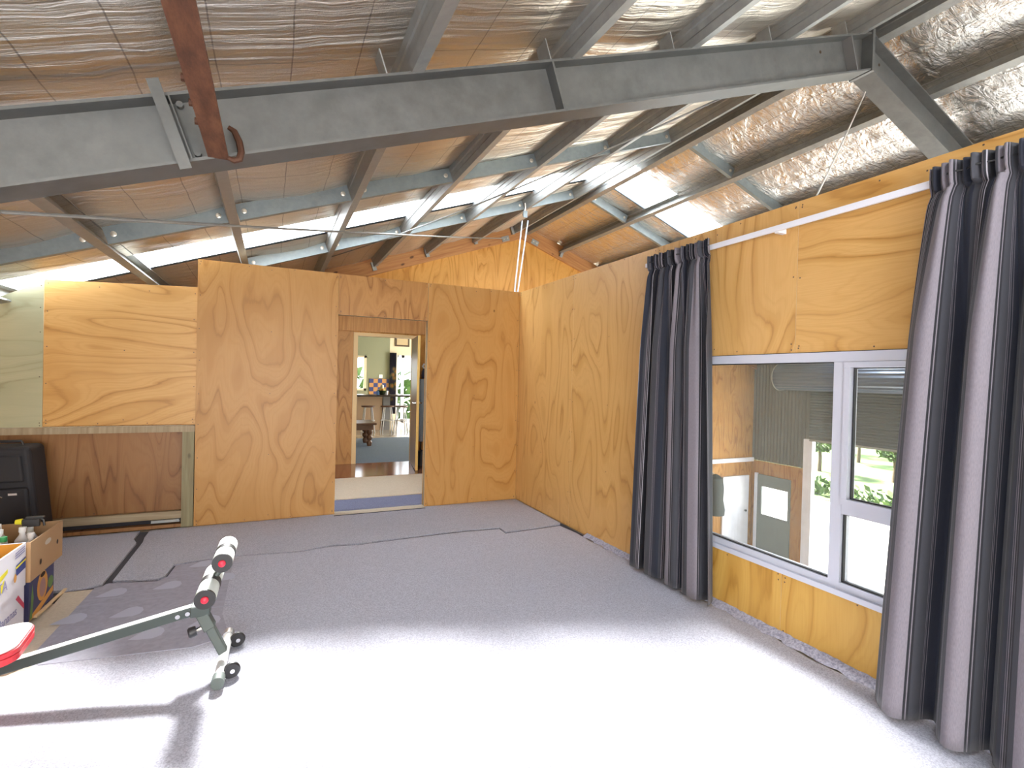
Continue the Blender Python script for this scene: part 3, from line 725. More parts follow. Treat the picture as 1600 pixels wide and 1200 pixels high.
for (a, c, d, e) in ((sy0,sy1,sz0,sz0+.028),(sy0,sy1,sz1-.028,sz1),(sy0,sy0+.028,sz0+.0285,sz1-.0285),(sy1-.028,sy1,sz0+.0285,sz1-.0285)): bar(b, a, c, d, e, *X)
b.build('awning_sash', ALU, w1)
b = MB()
for (y0, y1, z0, z1) in ((1.66,fy1-.04,fz0+.05,fz1-.04),(fy0+.04,1.62,fz0+.05,.78),(sy0+.02,sy1-.02,sz0+.02,sz1-.02)):
    b2 = MB(); b2.quad([(XW+.03,y0,z0),(XW+.03,y1,z0),(XW+.03,y1,z1),(XW+.03,y0,z1)]); b2.build('pane', GLASS, w1)
b = MB()
for (y0, y1, z0, z1) in ((sy0+.028, sy1-.028, sz0+.028, sz1-.028), (1.662, fy1-.05, fz0+.062, fz1-.05), (fy0+.05, 1.606, fz0+.062, .765)):
    g = MB(); x0, x1, w = XW+.012, XW+.03, .006
    g.box((x0,y0,z0),(x1,y1,z0+w)); g.box((x0,y0,z1-w),(x1,y1,z1)); g.box((x0,y0,z0+w+.0004),(x1,y0+w,z1-w-.0004)); g.box((x0,y1-w,z0+w+.0004),(x1,y1,z1-w-.0004)); g.build('gasket', BLACK, w1)
g = MB(); g.box((XW-.0145, 1.6046, .815),(XW+.02, 1.6059, fz1-.0516)); g.box((XW-.014, fy0+.051, .8142),(XW+.02, 1.604, .8146)); g.build('sash_gap', BLACK, w1)
b = MB(); g = .006
for (a, c, d, e) in ((fy0-.004, fy1+.004, fz0-.004, fz0), (fy0-.004, fy1+.004, fz1, fz1+.004)): b.box((XW-.002,a,d),(XW+.08,c,e))
b.build('dark_gap_seal', DARKF, w1)

# curtain rod
rd_ = empty('curtain_rod', label='white curtain track fixed along the plywood above the window', cat='curtain rod')
ry0, ry1 = -.35, 3.06; rz = 2.262
MB().box((XW-.078, ry0, rz-.016), (XW-.062, ry1, rz+.016)).build('track', WHITE, rd_, bevel=.003)
for y in (1.97, -.2, 3.0): MB().box((XW-.064, y-.012, rz-.022), (XW-.0005, y+.012, rz+.006)).build('bracket', WHITE, rd_)
# curtains
def stripe_mat():
    m = mat('striped_curtain_fabric', (.1,.1,.12), .75, spec=.25); t = NT(m); uv = t.tex('UV'); s = t.n('ShaderNodeSeparateXYZ'); t.l(uv, s.inputs[0])
    f = t.math('FRACT', t.math('DIVIDE', s.outputs[0], .37))
    K, N, G, T, Wt = (.011,.011,.015), (.016,.019,.032), (.045,.046,.056), (.20,.18,.205), (.40,.38,.42)
    c = t.ramp(f, [(0,T),(.20,K),(.225,T),(.235,K),(.26,G),(.38,T),(.39,N),(.40,T),(.41,N),(.43,T),(.44,N),(.58,G),(.64,T),(.655,K),(.67,T),(.68,K),(.70,Wt),(.712,K),(.80,N),(.86,T),(.87,N),(.885,T),(.895,K),(.915,T),(.92,K),(.94,G)], 'CONSTANT')
    n = t.noise(t.mapping(uv, (400, 60, 1)), 1, 2); c = t.mix(t.ramp(n, [(.3,(0,)*3),(.7,(.25,)*3)]), c, (.03,.03,.035))
    cr = t.noise(t.mapping(uv, (25, 9, 1)), 1, 3, .6); t.bump(cr, .25, .006)
    t.l(c, t.b.inputs['Base Color']); t.b.inputs['Sheen Weight'].default_value = .15
    return m
CURTM = stripe_mat()
def curtain(lab, ytop, ybot, ztop, zbot, folds, seed, depth=.06, uoff=0, xt=.105, xb=.115, bulge=.0):
    root = empty('curtain', label=lab, cat='curtain', group='curtains on the white track')
    rr = random.Random(seed); nu = 420; nv = 46
    ph = [rr.uniform(0, 6.28) for _ in range(6)]
    def pos(s, v):            # s 0..1 across from far to near, v 0..1 from top to bottom
        yt = ytop[0]+(ytop[1]-ytop[0])*s; yb = ybot[0]+(ybot[1]-ybot[0])*s
        k = min(1, max(0, (v-.045)/.95)); e = k**.75
        y = yt*(1-e)+yb*e
        zb = zbot(s) if callable(zbot) else zbot
        z = ztop+(zb-ztop)*v
        warp = s+.018*math.sin(2*PI*s*2.3+ph[0])+.008*math.sin(2*PI*s*5+ph[1])
        big = math.sin(2*PI*folds*warp+ph[2]+.8*k*math.sin(ph[3]))
        big = math.copysign(abs(big)**.72, big)
        med = math.sin(2*PI*folds*2*warp+ph[4]); fine = math.sin(2*PI*folds*3.4*s+ph[5])
        if v < .045:   # gathered heading
            x = .014*med+.016*math.sin(2*PI*folds*5.3*s+ph[5])
        else:
            g = min(1, (v-.045)/.25)
            x = depth*big*(.25+.75*g)+.012*med*(1-g*.3)+.010*fine*(1-g)
            y += (.018*math.cos(2*PI*folds*warp+ph[2]))*g
        pinch = -.014*math.exp(-((v-.048)/.012)**2)
        cx = XW-(xt*(1-e)+xb*e)
        return Vector((cx-x+pinch*-1-bulge*math.sin(PI*k), y, z))
    b = MB(); W_ = abs(ybot[1]-ybot[0])
    vs = [0,.008,.02,.035,.042,.048,.055,.065,.08]+[.08+.92*i/(nv-9) for i in range(1, nv-8)]
    ul = [0]; prev = pos(0, .6)
    for i in range(nu):
        q = pos((i+1)/nu, .6); ul.append(ul[-1]+(q-prev).length); prev = q
    base = 0
    G = [[pos(i/nu, v) for i in range(nu+1)] for v in vs]
    for j in range(len(vs)-1):
        for i in range(nu):
            b.quad([G[j][i], G[j][i+1], G[j+1][i+1], G[j+1][i]], 0, [(ul[i]+uoff, -vs[j]*2.3), (ul[i+1]+uoff, -vs[j]*2.3), (ul[i+1]+uoff, -vs[j+1]*2.3), (ul[i]+uoff, -vs[j+1]*2.3)])
    c = b.build('drape', CURTM, root, smooth=True)
    sm = c.modifiers.new('thick', 'SOLIDIFY'); sm.thickness = .003
    MB().tube([pos(k/30, .02)+Vector((.006,0,0)) for k in range(31)], .004, 6).build('heading_cord', BLACK, root)
    return root
yA0, yA1 = at(1013, 412, 0, XW-.09).y, at(1112, 395, 0, XW-.09).y
yB0, yB1 = at(986, 870, 0, XW-.09).y, at(1120, 925, 0, XW-.09).y
curtain('striped charcoal curtain bunched at the far end of the window, nearest the room corner', (yA0, yA1), (yB0, yB1), 2.31, lambda s: .035+.03*math.sin(s*9)*0, 4.4, 5, depth=.05, uoff=.05)
yA0 = at(1450, 300, 0, XW-.11).y; yB0 = at(1372, 1065, 0, XW-.14).y
curtain('wide striped charcoal curtain hanging at the near end of the window', (yA0, .26), (yB0, .18), 2.315, lambda s: .03, 5.3, 11, depth=.07, uoff=.62, xt=.115, xb=.15)

# ------------------------------------------------------------------ floor
o = MB().box((XL, YREAR-.2, -.18), (XW+.09, YG, -.012)).build('floor', BOARD); struct(o)
def poly_slab(name, pts, z0, z1, m, parent=None, mi=0):
    b = MB(); n = len(pts); T = [Vector((p[0], p[1], z1)) for p in pts]; Bt = [Vector((p[0], p[1], z0)) for p in pts]
    b.quad(T, 0, [(p.x, p.y) for p in T]); b.quad(Bt[::-1])
    for i in range(n): j = (i+1) % n; b.quad([T[i], Bt[i], Bt[j], T[j]])
    return b.build(name, m, parent, merge=True)
F0 = lambda px, py, z=0: tuple(at(px, py, 2, z))[:2]
und = poly_slab('underlay', [(XL, 3.9), (XW, 3.9), (XW, YB-.01), (XL, YB-.01)], -.0119, -.0095, mat('charcoal_underlay', (.05,.05,.062), .9)); tag(und, 'dark underlay showing through the carpet gaps', 'underlay')
# frayed lilac-grey carpet edge curling up against the curtained wall
b = MB(); rr = random.Random(21); n = 150; pr = None
for i in range(n+1):
    y = .3+3.55*i/n; f = .012+.010*math.sin(i*.9)+rr.uniform(-.006,.008); hgt = .020+.012*(1-i/n)+rr.uniform(0,.006)
    q = (Vector((XW-.040-f, y, .005)), Vector((XW-.018, y, .010+hgt*.5)), Vector((XW-.002, y, hgt+.006)))
    if pr:
        b.quad([pr[0], q[0], q[1], pr[1]]); b.quad([pr[1], q[1], q[2], pr[2]])
    pr = q
o = b.build('carpet_fringe', carpet_mat('frayed_carpet_backing', (.50,.50,.60), (.26,.26,.33), 70)); tag(o, 'frayed pale carpet backing curling up along the foot of the curtained wall', 'carpet edge')
# big carpet: edge from the wall along the seam
seam = [(875,821),(790,833),(780,826),(742,829),(728,830),(676,836),(620,843),(560,851),(520,853)]
main = [(XW-.06, YREAR+.05)]
main += [(XW-.05+.012*math.sin(i*1.7)+.012*math.sin(i*4.1), YREAR+.1+i*.25) for i in range(1, 31) if YREAR+.1+i*.25 < 4.1]
main += [F0(p, q+1.3) for p, q in seam] + [F0(470, 863), F0(398, 868.5), (-.245, 4.37), (-.27, 4.15), (-.98, 3.7), (-1.0, 3.05), (-1.16, 2.93), (-1.24, 2.93), (XL+.02, 2.93), (XL+.02, YREAR+.05)]
c = poly_slab('carpet', main, -.0094, .004, CARPET); tag(c, 'large grey carpet covering the front of the room floor', 'carpet')
bk = [F0(p, q-1.6) for p, q in seam] + [F0(470, 861.5), F0(398, 866.5), F0(360, 868.5), F0(285, 880.5), F0(272, 882.5), F0(258, 900.5), F0(246, 905.5), F0(176, 908.5), F0(223, 848)]
bk += [(-.95, 5.12), (-.95, YB-.03), (.56, YB-.02), (.56, YB-.09), (1.49, YB-.09), (1.49, YB-.02), (XW-.02, YB-.02), (XW-.02, 4.3)]
c = poly_slab('carpet', [p for p in bk], -.0094, .004, CARPET_D); tag(c, 'grey carpet piece laid along the plywood partition', 'carpet')
lf = [F0(213, 849), F0(159, 914.5), F0(128, 920), F0(88, 924.5), (-1.5, 4.05), (XL+.05, 4.05), (XL+.05, YB-.03), (-1.02, YB-.03), (-1.02, 5.1)]
c = poly_slab('carpet', lf, -.0094, .006, CARPET_D); tag(c, 'small grey carpet piece in the corner beside the boxes', 'carpet')
mt = [F0(148,920),F0(160,917.5),F0(166,914),F0(170,913),F0(246,909.5),F0(262,902),F0(275,885),F0(288,882.5),F0(358,871),(-.245,4.34),(-.245,3.35),(-.2,3.10),(-.26,3.03),F0(300,1013),F0(60,1041),F0(46,1030)]
mtl = empty('underlay_runner', label='grey printed plastic-backed underlay strip lying under the exercise bench', cat='floor mat')
c = poly_slab('sheet', mt, -.0094, .0062, RUNNER, mtl)
# printed marks on the runner: a footprint shaped blob with lines of fine print above it
def marks(px, py, k):
    p = Vector((*F0(px, py), .0068)); b = MB(); r = [(0,-.012),(.05,-.018),(.115,-.02),(.145,-.008),(.15,.012),(.135,.03),(.10,.042),(.06,.036),(.03,.012)]
    ang = math.radians(-4); ca, sa = math.cos(ang), math.sin(ang)
    R_ = lambda u, v: p+Vector((u*ca-v*sa*2.2, u*sa+v*2.2*ca, 0))
    b.quad([R_(u-.07, v) for u, v in r])
    b.build('printed_mark', PRINT, mtl, merge=False)
    for i in range(2):
        v0 = .085+i*.035; b = MB(); b.quad([R_(-.03+.02*i, v0), R_(.14+.02*i, v0), R_(.145+.02*i, v0+.006), R_(-.025+.02*i, v0+.006)]); b.build('printed_line', PRINT2, mtl, merge=False)
for i, (px, py) in enumerate(((172,930),(260,918),(196,961),(105,972),(227,995),(313,884),(346,905),(318,975))): marks(px, py, i)
# bare board beside the boxes
bd = [F0(100,926),F0(146,921),F0(44,1036),F0(10,1050),(-1.24,3.1),F0(60,972)]
c = poly_slab('floor_board', bd, -.012, .001, BOARD); tag(c, 'strip of bare pale board showing between the boxes and the printed underlay', 'board')
o = MB().prism([(0,0),(.016,0),(.016,.01),(0,.01)], (*F0(52,966), .001), (*F0(100,922), .001), (1,0,0), (0,0,1)).build('board_trim', PLY_EDGE); tag(o, 'thin timber batten on the floor along the stacked boxes', 'batten')
# passage floor: carpet, board, polished wood
o = poly_slab('carpet', [(OX0-.3,5.50),(2.5,5.50),(2.5,5.93),(OX0-.3,5.93)], -.012, .004, carpet_mat('blue_lilac_carpet', (.26,.28,.40), (.17,.18,.27))); tag(o, 'narrow lilac-grey carpet strip just beyond the doorway', 'carpet')
o = MB().box((XL+.1, 5.96, -.012), (2.5, 7.16, .006)).build('floor_board', BOARD); tag(o, 'wide pale bare board panel in the passage beyond the doorway', 'board')
FLW = mat('polished_red_wood', (.22,.07,.03), .12)
_t = NT(FLW); _n = _t.noise(_t.mapping(_t.tex('Object'), (2, 12, 1)), 2, 4, .6); _t.l(_t.ramp(_n, [(.3,(.14,.04,.02)),(.7,(.28,.095,.04))]), _t.b.inputs['Base Color'])
o = MB().box((XL+.1, 7.18, -.012), (2.5, YG, .005)).build('floor_passage', FLW); struct(o)

# ------------------------------------------------------------------ house door and what is seen through it
FR = mat('pale_varnished_frame', (.70,.50,.24), .4)
hd = empty('door_1', kind='structure'); hd['label'] = 'open timber door to the house with a pale varnished frame'
b = MB()
b.box((1.12, YG-.02, 0), (DX0, YG+.12, DZ+.045)); b.box((DX1, YG-.02, 0), (2.12, YG+.12, DZ+.045)); b.box((DX0, YG-.02, DZ), (DX1, YG+.12, DZ+.05))
b.build('frame', FR, hd)
LEAF = mat('brown_door_leaf', (.30,.19,.11), .32)
h0 = Vector((DX1-.002, YG-.025, 0)); fe = Vector((*F0(650.5, 735, .01), 0)); dv = (fe-h0).normalized(); dn = Vector((-dv.y, dv.x, 0)); Wd = (fe-h0).length
Mx = Matrix((dv, dn, Vector((0,0,1)))).transposed().to_4x4(); Mx.translation = h0
MB().box((0,-.018,.008),(Wd-.003,.018,DZ-.012),0,Mx).build('leaf', LEAF, hd)
MB().box((Wd-.003,-.0185,.008),(Wd,.0185,DZ-.012),0,Mx).build('edge_strip', mat('bright_door_edge', (.75,.52,.16), .5), hd)
for s in (-1, 1):
    b = MB(); b.lathe([(0,.012),(.026,.012),(.026,0)], Mx@Vector((Wd-.06, .018*s, 1.0)), tuple(dn*s), 12)
    b.tube([Mx@Vector((Wd-.06,.018*s,1.0)), Mx@Vector((Wd-.06,.06*s,1.0)), Mx@Vector((Wd-.17,.06*s,1.0))], .009, 8); b.build('handle', CHROME, hd, smooth=True)
MB().box((Wd-.2,-.03,.0),(Wd,-.018,.012),0,Mx).build('draught_strip', BLACK, hd)
# pine lining beside the door (knotty board header and reveal)
b = MB(); F = [Vector((.3,YG-.012,2.11)), Vector((2.5,YG-.012,2.11)), Vector((2.5,YG-.012,2.31)), Vector((.3,YG-.012,2.31))]
b.box((.3,YG-.03,2.08),(2.5,YG-.002,2.30)); o = b.build('header_board', PINE); tag(o, 'knotty pine board across the house wall above the inner door', 'board')
# items beside the door
bl = empty('padded_board', label='tall blue-grey padded board on dark legs leaning beside the open inner door', cat='padded board')
p0 = at(660, 690, 1, YG-.22); p1 = at(660, 592, 1, YG-.14)
b = MB(); b.prism([(-.17,-.02),(.17,-.02),(.19,0),(.17,.02),(-.17,.02),(-.19,0)], p0+Vector((.13,0,0)), p1+Vector((.13,0,0)), (1,0,0), (0,1,0)); b.build('padded_top', mat('blue_grey_cover', (.27,.34,.40), .85), bl, bevel=.01)
for dx in (-.02, .16):
    MB().tube([p0+Vector((dx,0,.1)), (p0.x+dx-.02, p0.y, .01)], .013, 8).build('leg', BLACK, bl, smooth=True)
hv = empty('hand_tool', label='small dark blue appliance with a white top resting on the padded board', cat='appliance')
pt = at(658, 591.5, 1, YG-.14)
MB().lathe([(0,0),(.05,.0),(.06,.05),(.05,.12),(.03,.16),(0,.17)], pt+Vector((.06,0,.0)), (0,0,1), 14).build('body', mat('navy_plastic', (.04,.05,.10), .4), hv, smooth=True)
MB().tube([pt+Vector((.06,0,.15)), pt+Vector((.02,0,.20)), pt+Vector((.05,0,.24))], .015, 8).build('nozzle', WHITE, hv, smooth=True)
o = MB().box((p0.x-.03, YG-.13, 0), (p0.x+.14, YG-.04, .16)).build('storage_crate', mat('orange_plastic', (.45,.10,.03), .5), bevel=.01); tag(o, 'low orange-brown item on the floor behind the door edge', 'crate')
o = MB().lathe([(0,0),(.09,0),(.10,.05),(.07,.22),(0,.24)], (p0.x-.06, YG-.42, .005), (0,0,1), 16).build('floor_lamp_base', BLACK, smooth=True); o.name = 'vacuum_head'; tag(o, 'rounded black item on the floor behind the open door', 'appliance')

# house room
YH = 15.5
hr = empty('wall_house', kind='structure')
GREEN = mat('sage_green_paint', (.21,.225,.15), .7); CREAM = mat('cream_paint', (.60,.54,.40), .7)
P0, P1 = at(609, 560, 1, YH), at(575, 560, 1, YH)
w0, w1_ = at(562, 610, 1, YH), at(573, 556, 1, YH)
b = MB()
def hq(x0, x1, z0, z1, m):
    bb = MB(); bb.box((x0, YH, z0), (x1, YH+.12, z1)); bb.build('painted_wall', m, hr)
wxl, wxr, wz0, wz1 = w1_.x-1.5, w1_.x, w0.z, w1_.z
hq(-3.5, wxl, 0, 3.0, GREEN); hq(wxl, wxr, 0, wz0, GREEN); hq(wxl, wxr, wz1, 3.0, GREEN); hq(wxr, P0.x, 0, 3.0, GREEN)
g0, g1 = at(621, 560, 1, YH), at(650, 560, 1, YH); gz = at(625, 555, 1, YH).z
hq(P0.x, g0.x-.02, 0, 3.0, CREAM); hq(g0.x-.02, 5.6, gz, 3.0, CREAM); hq(5.2, 7.0, 0, 3.0, CREAM)
b = MB(); b.box((-3.5, YG+.12, 0), (-3.4, YH, 3.0)); b.box((7.0, YG+.12, 0), (7.1, YH, .3)); b.box((7.0, YG+.12, 2.4), (7.1, YH, 3.0)); b.box((7.0, YG+.12, .3), (7.1, 11, 2.4)); b.box((7.0, 14, .3), (7.1, YH, 2.4)); b.build('painted_wall', CREAM, hr)
b = MB(); b.box((-3.5, YG+.02, 0), (1.12, YG+.12, 3.0)); b.box((2.12, YG+.02, 0), (7.1, YG+.12, 3.0)); b.box((1.12, YG+.02, DZ+.05), (2.12, YG+.12, 3.0)); b.build('painted_wall', CREAM, hr)
o = MB().box((-3.5, YG+.1, 3.0), (7.1, YH+.1, 3.1)).build('ceiling_house', CREAM); struct(o)
o = MB().box((-3.5, YG+.0, -.1), (7.1, 11.6, .003)).build('floor_house_carpet', CARPET_B); struct(o)
o = MB().box((-3.5, 11.6, -.1), (7.1, YH, 0)).build('floor_house_tiles', mat('glossy_pale_tiles', (.42,.36,.28), .12)); struct(o)
# house windows
hw = empty('window_2', kind='structure'); hw['label'] = 'white framed window in the sage green wall of the house'
b = MB()
for (x0,x1,z0,z1) in ((wxr-.07,wxr,wz0,wz1),(wxl,wxr,wz1-.06,wz1),(wxl,wxr,wz0,wz0+.06),(wxr-.34,wxr-.30,wz0,wz1)): b.box((x0,YH-.02,z0),(x1,YH+.06,z1))
b.build('frame', CREAM, hw)
b = MB(); b.quad([(wxl,YH+.03,wz0),(wxr,YH+.03,wz0),(wxr,YH+.03,wz1),(wxl,YH+.03,wz1)]); b.build('pane', GLASS_C, hw)
gd = empty('window_3', kind='structure'); gd['label'] = 'bright glazed garden door in the house'
b = MB(); gm = at(629, 600, 1, YH).x
for (x0,x1,z0,z1) in ((g0.x-.02,g0.x+.03,0,gz),(gm-.04,gm+.04,0,gz),(5.1,5.2,0,gz),(g0.x,5.2,gz-.07,gz),(g0.x,5.2,0,.08)): b.box((x0,YH-.0,z0),(x1,YH+.07,z1))
b.build('frame', ALU, gd)
b = MB(); b.quad([(g0.x,YH+.04,0),(5.2,YH+.04,0),(5.2,YH+.04,gz),(g0.x,YH+.04,gz)]); b.build('pane', GLASS_C, gd)
# patterned curtain
def pat_mat():
    m = mat('patterned_curtain', (.03,.03,.05), .8); t = NT(m); o = t.tex('Object')
    vo = t.n('ShaderNodeTexVoronoi'); vo.inputs['Scale'].default_value = 5; t.l(o, vo.inputs['Vector'])
    t.l(t.ramp(vo.outputs['Distance'], [(.2,(.42,.20,.05)),(.3,(.12,.12,.04)),(.42,(.025,.025,.05))], 'CONSTANT'), t.b.inputs['Base Color']); return m
b = MB(); c0, c1 = at(609.5, 560, 1, YH-.1).x, at(620, 560, 1, YH-.1).x; n = 24; zt = at(613, 551, 1, YH-.1).z
for i in range(n):
    a, c = c0+(c1-c0)*i/n, c0+(c1-c0)*(i+1)/n; d = lambda k: YH-.08+.03*math.sin(k*1.6)
    b.quad([(a,d(i),.25),(c,d(i+1),.25),(c,d(i+1),zt),(a,d(i),zt)])
o = b.build('curtain', pat_mat(), smooth=True); tag(o, 'dark patterned curtain with orange motifs beside the bright glazed garden door', 'curtain')
sm = o.modifiers.new('t', 'SOLIDIFY'); sm.thickness = .004
# picture
a, c = at(617.5, 541, 1, YH-.03), at(640, 528, 1, YH-.03); pf = empty('wall_picture', label='dark framed picture high on the cream wall of the house', cat='picture')
MB().box((a.x,YH-.03,a.z),(c.x,YH-.002,c.z+.1)).build('frame', mat('dark_frame', (.06,.035,.02), .5), pf)
MB().box((a.x+.05,YH-.034,a.z+.05),(c.x-.05,YH-.028,c.z+.06)).build('print', mat('tan_print', (.42,.33,.20), .7), pf)
# chequered splashback
def tile_mat():
    m = mat('chequered_tiles', (.1,.1,.1), .3); t = NT(m); uv = t.tex('UV'); ch = t.n('ShaderNodeTexChecker'); ch.inputs['Scale'].default_value = 8
    ch.inputs['Color1'].default_value = (.035,.05,.16,1); ch.inputs['Color2'].default_value = (.42,.22,.08,1); t.l(uv, ch.inputs['Vector']); t.l(ch.outputs[0], t.b.inputs['Base Color']); return m
a, c = at(576.5, 618, 1, YH-.02), at(608, 592, 1, YH-.02)
b = MB(); b.box((a.x,YH-.02,a.z),(c.x,YH-.002,c.z)); o = b.build('tiled_splashback', tile_mat()); tag(o, 'blue and orange chequered tile splashback on the green wall', 'splashback')
a = at(595, 588, 1, YH-.02); o = MB().box((a.x-.05,YH-.012,a.z-.05),(a.x+.05,YH-.002,a.z+.05)).build('wall_switch', WHITE); tag(o, 'white switch plate above the chequered tiles', 'switch')
# counter / breakfast bar
YC = 13.0
a = at(556, 617, 1, YC); c = at(640, 617, 1, YC); top = a.z
cb = empty('breakfast_bar', label='dark-topped breakfast bar with a cream front in the house kitchen', cat='counter')
MB().box((a.x-1.2, YC, top-.04), (c.x+.5, YC+.65, top)).build('worktop', mat('dark_worktop', (.035,.02,.018), .25), cb)
MB().box((a.x-1.2, YC+.32, 0.0), (at(601,640,1,YC).x, YC+.6, top-.04)).build('front_panel', mat('peach_cream_panel', (.60,.42,.27), .7), cb)
for px in (604,): 
    e = at(px, 640, 1, YC+.3); MB().box((e.x-.09, YC+.3, 0.0), (e.x+.09, YC+.5, top-.04)).build('post', mat('grey_post', (.25,.25,.25), .5), cb)
# bar stools
def stool(px, lab, first=None):
    c = at(px, 634, 1, YC-.15); sz = c.z
    r = empty('bar_stool', label=lab, cat='bar stool', group='bar stools at the breakfast bar')
    MB().lathe([(0,-.03),(.15,-.03),(.17,-.015),(.17,0),(0,.004)], (c.x, c.y, sz), (0,0,1), 20).build('seat', mat('brown_seat', (.12,.05,.025), .4) if first is None else first, r, smooth=True)
    for k in range(4):
        an = PI/4+k*PI/2; MB().tube([(c.x+.11*math.cos(an), c.y+.11*math.sin(an), sz-.03), (c.x+.20*math.cos(an), c.y+.20*math.sin(an), .0)], .014, 8).build('leg', CHROME_S, r, smooth=True)
    ring = [(c.x+.16*math.cos(2*PI*k/16), c.y+.16*math.sin(2*PI*k/16), .28) for k in range(17)]
    MB().tube(ring, .010, 6, caps=False).build('foot_ring', CHROME_S, r, smooth=True)
CHROME_S = mat('satin_chrome', (.65,.66,.68), .3, .8)
stool(575.5, 'chrome bar stool nearest the low coffee table'); stool(605.5, 'chrome bar stool in front of the grey counter post'); stool(627, 'chrome bar stool against the bright glazed garden door')
# fruit bowl and small things on the bar
bc = at(597, 615, 1, YC+.25); bo = MB().lathe([(0,.0),(.05,.0),(.10,.05),(.14,.11),(.135,.11),(.09,.05),(0,.02)], (bc.x, YC+.25, top), (0,0,1), 20).build('fruit_bowl', mat('dark_glass_bowl', (.05,.07,.03), .2), smooth=True); tag(bo, 'dark bowl standing on the breakfast bar in front of the tiles', 'bowl')
for i, (dx, dy, cc) in enumerate(((-.04,.0,(.50,.42,.05)),(.04,.02,(.35,.38,.06)),(0,-.04,(.45,.20,.04)))):
    MB().lathe([(0,-.05),(.03,-.04),(.045,-.015),(.045,.015),(.03,.04),(0,.05)], (bc.x+dx, YC+.25+dy, top+.115), (0,0,1), 12).build('fruit', mat('fruit_skin', cc, .4), smooth=True)
    o = bpy.context.scene.objects[-1] if False else [x for x in COL.objects if x.name.startswith('fruit') and 'bowl' not in x.name][-1]
    tag(o, ['yellow fruit in the dark bowl', 'green fruit in the dark bowl', 'orange fruit in the dark bowl'][i], 'fruit')
for px, m, lab in ((590.5, mat('blue_ceramic', (.10,.22,.5), .3), 'small blue cup beside the dark bowl'), (604, WHITE, 'small white cup beside the dark bowl')):
    c = at(px, 614, 1, YC+.2); o = MB().lathe([(0,0),(.035,0),(.042,.10),(.036,.10),(.03,.012),(0,.012)], (c.x, YC+.2, top), (0,0,1), 16).build('cup', m, smooth=True); tag(o, lab, 'cup')
c = at(597, 604, 1, YC+.45); vb = empty('ornament', label='pale ornament figure standing behind the dark bowl', cat='ornament')
MB().lathe([(0,0),(.06,0),(.05,.08),(.03,.14),(.045,.19),(.04,.24),(0,.26)], (c.x, YC+.45, top), (0,0,1), 16).build('body', mat('pale_ceramic', (.6,.55,.45), .4), vb, smooth=True)
# coffee table with turned legs
TW = mat('dark_turned_wood', (.13,.055,.022), .3)
ct = empty('coffee_table', label='low dark timber coffee table with thick turned legs on the blue-grey carpet', cat='coffee table')
a = at(589, 661, 1, 10.2); tz = a.z; xr_ = a.x
MB().box((xr_-1.3, 10.2, tz-.04), (xr_, 10.95, tz)).build('table_top', TW, ct, bevel=.008)
MB().box((xr_-1.24, 10.26, tz-.14), (xr_-.06, 10.89, tz-.04)).build('apron', TW, ct)
for lx, ly in ((xr_-.12, 10.32), (xr_-.12, 10.83), (xr_-1.18, 10.32), (xr_-1.18, 10.83)):
    H = tz-.14
    MB().lathe([(0,0),(.04,0),(.055,.06*H/.3),(.035,.1*H/.3),(.06,.14*H/.3),(.06,.17*H/.3),(.035,.20*H/.3),(.058,.24*H/.3),(.05,H),(0,H)], (lx, ly, 0.003), (0,0,1), 16).build('leg', TW, ct, smooth=True)

# ------------------------------------------------------------------ outside: driveway, lawn, hedge, trees
o = MB().box((XO-.2, -60, GZ-.3), (17.6, 60, GZ-.02)).build('ground_driveway', mat('pale_concrete_drive', (.62,.60,.55), .9)); struct(o)
LAWN = mat('lawn_grass', (.10,.20,.04), .9); _t = NT(LAWN); _n = _t.noise(_t.tex('Object'), 1.2, 5, .7); _t.l(_t.ramp(_n, [(.3,(.055,.11,.018)),(.6,(.11,.16,.04)),(.75,(.22,.24,.12))]), _t.b.inputs['Base Color'])
o = MB().box((17.6, -60, GZ-.3), (140, 120, GZ+.0)).build('ground_lawn', LAWN); tag(o, kind='structure')
o = MB().box((-60, YH+.2, GZ-.3), (XO-.2, 120, GZ-.01)).build('ground_garden', LAWN); tag(o, kind='structure')
LEAFM = mat('bright_leaves', (.16,.30,.05), .7); _t = NT(LEAFM); _n = _t.noise(_t.tex('Object'), 3, 3); _t.l(_t.ramp(_n, [(.35,(.03,.07,.01)),(.7,(.09,.15,.03))]), _t.b.inputs['Base Color'])
BARK = mat('bark', (.12,.08,.05), .9)
def leafcloud(c, r, n, seed, size=.16, squash=.8):
    rr = random.Random(seed); b = MB()
    for _ in range(n):
        d = Vector((rr.gauss(0,1), rr.gauss(0,1), rr.gauss(0,1))).normalized()*r*(rr.uniform(.35,1)**.6); d.z *= squash
        p = c+d; q = Vector((rr.gauss(0,1), rr.gauss(0,1), rr.gauss(0,1))).normalized(); a = q.orthogonal().normalized(); e = q.cross(a); s = size*rr.uniform(.6,1.2)
        b.quad([p-a*s, p+e*s*.45, p+a*s, p-e*s*.45])
    return b
tl = ['small round tree in the near lawn framed by the roller door opening','leafy tree standing farther along the lawn','tree at the far edge of the lawn seen past the white jamb','tree beside the far lawn edge beyond the driveway','tall tree at the back of the lawn','wide tree at the back of the garden']
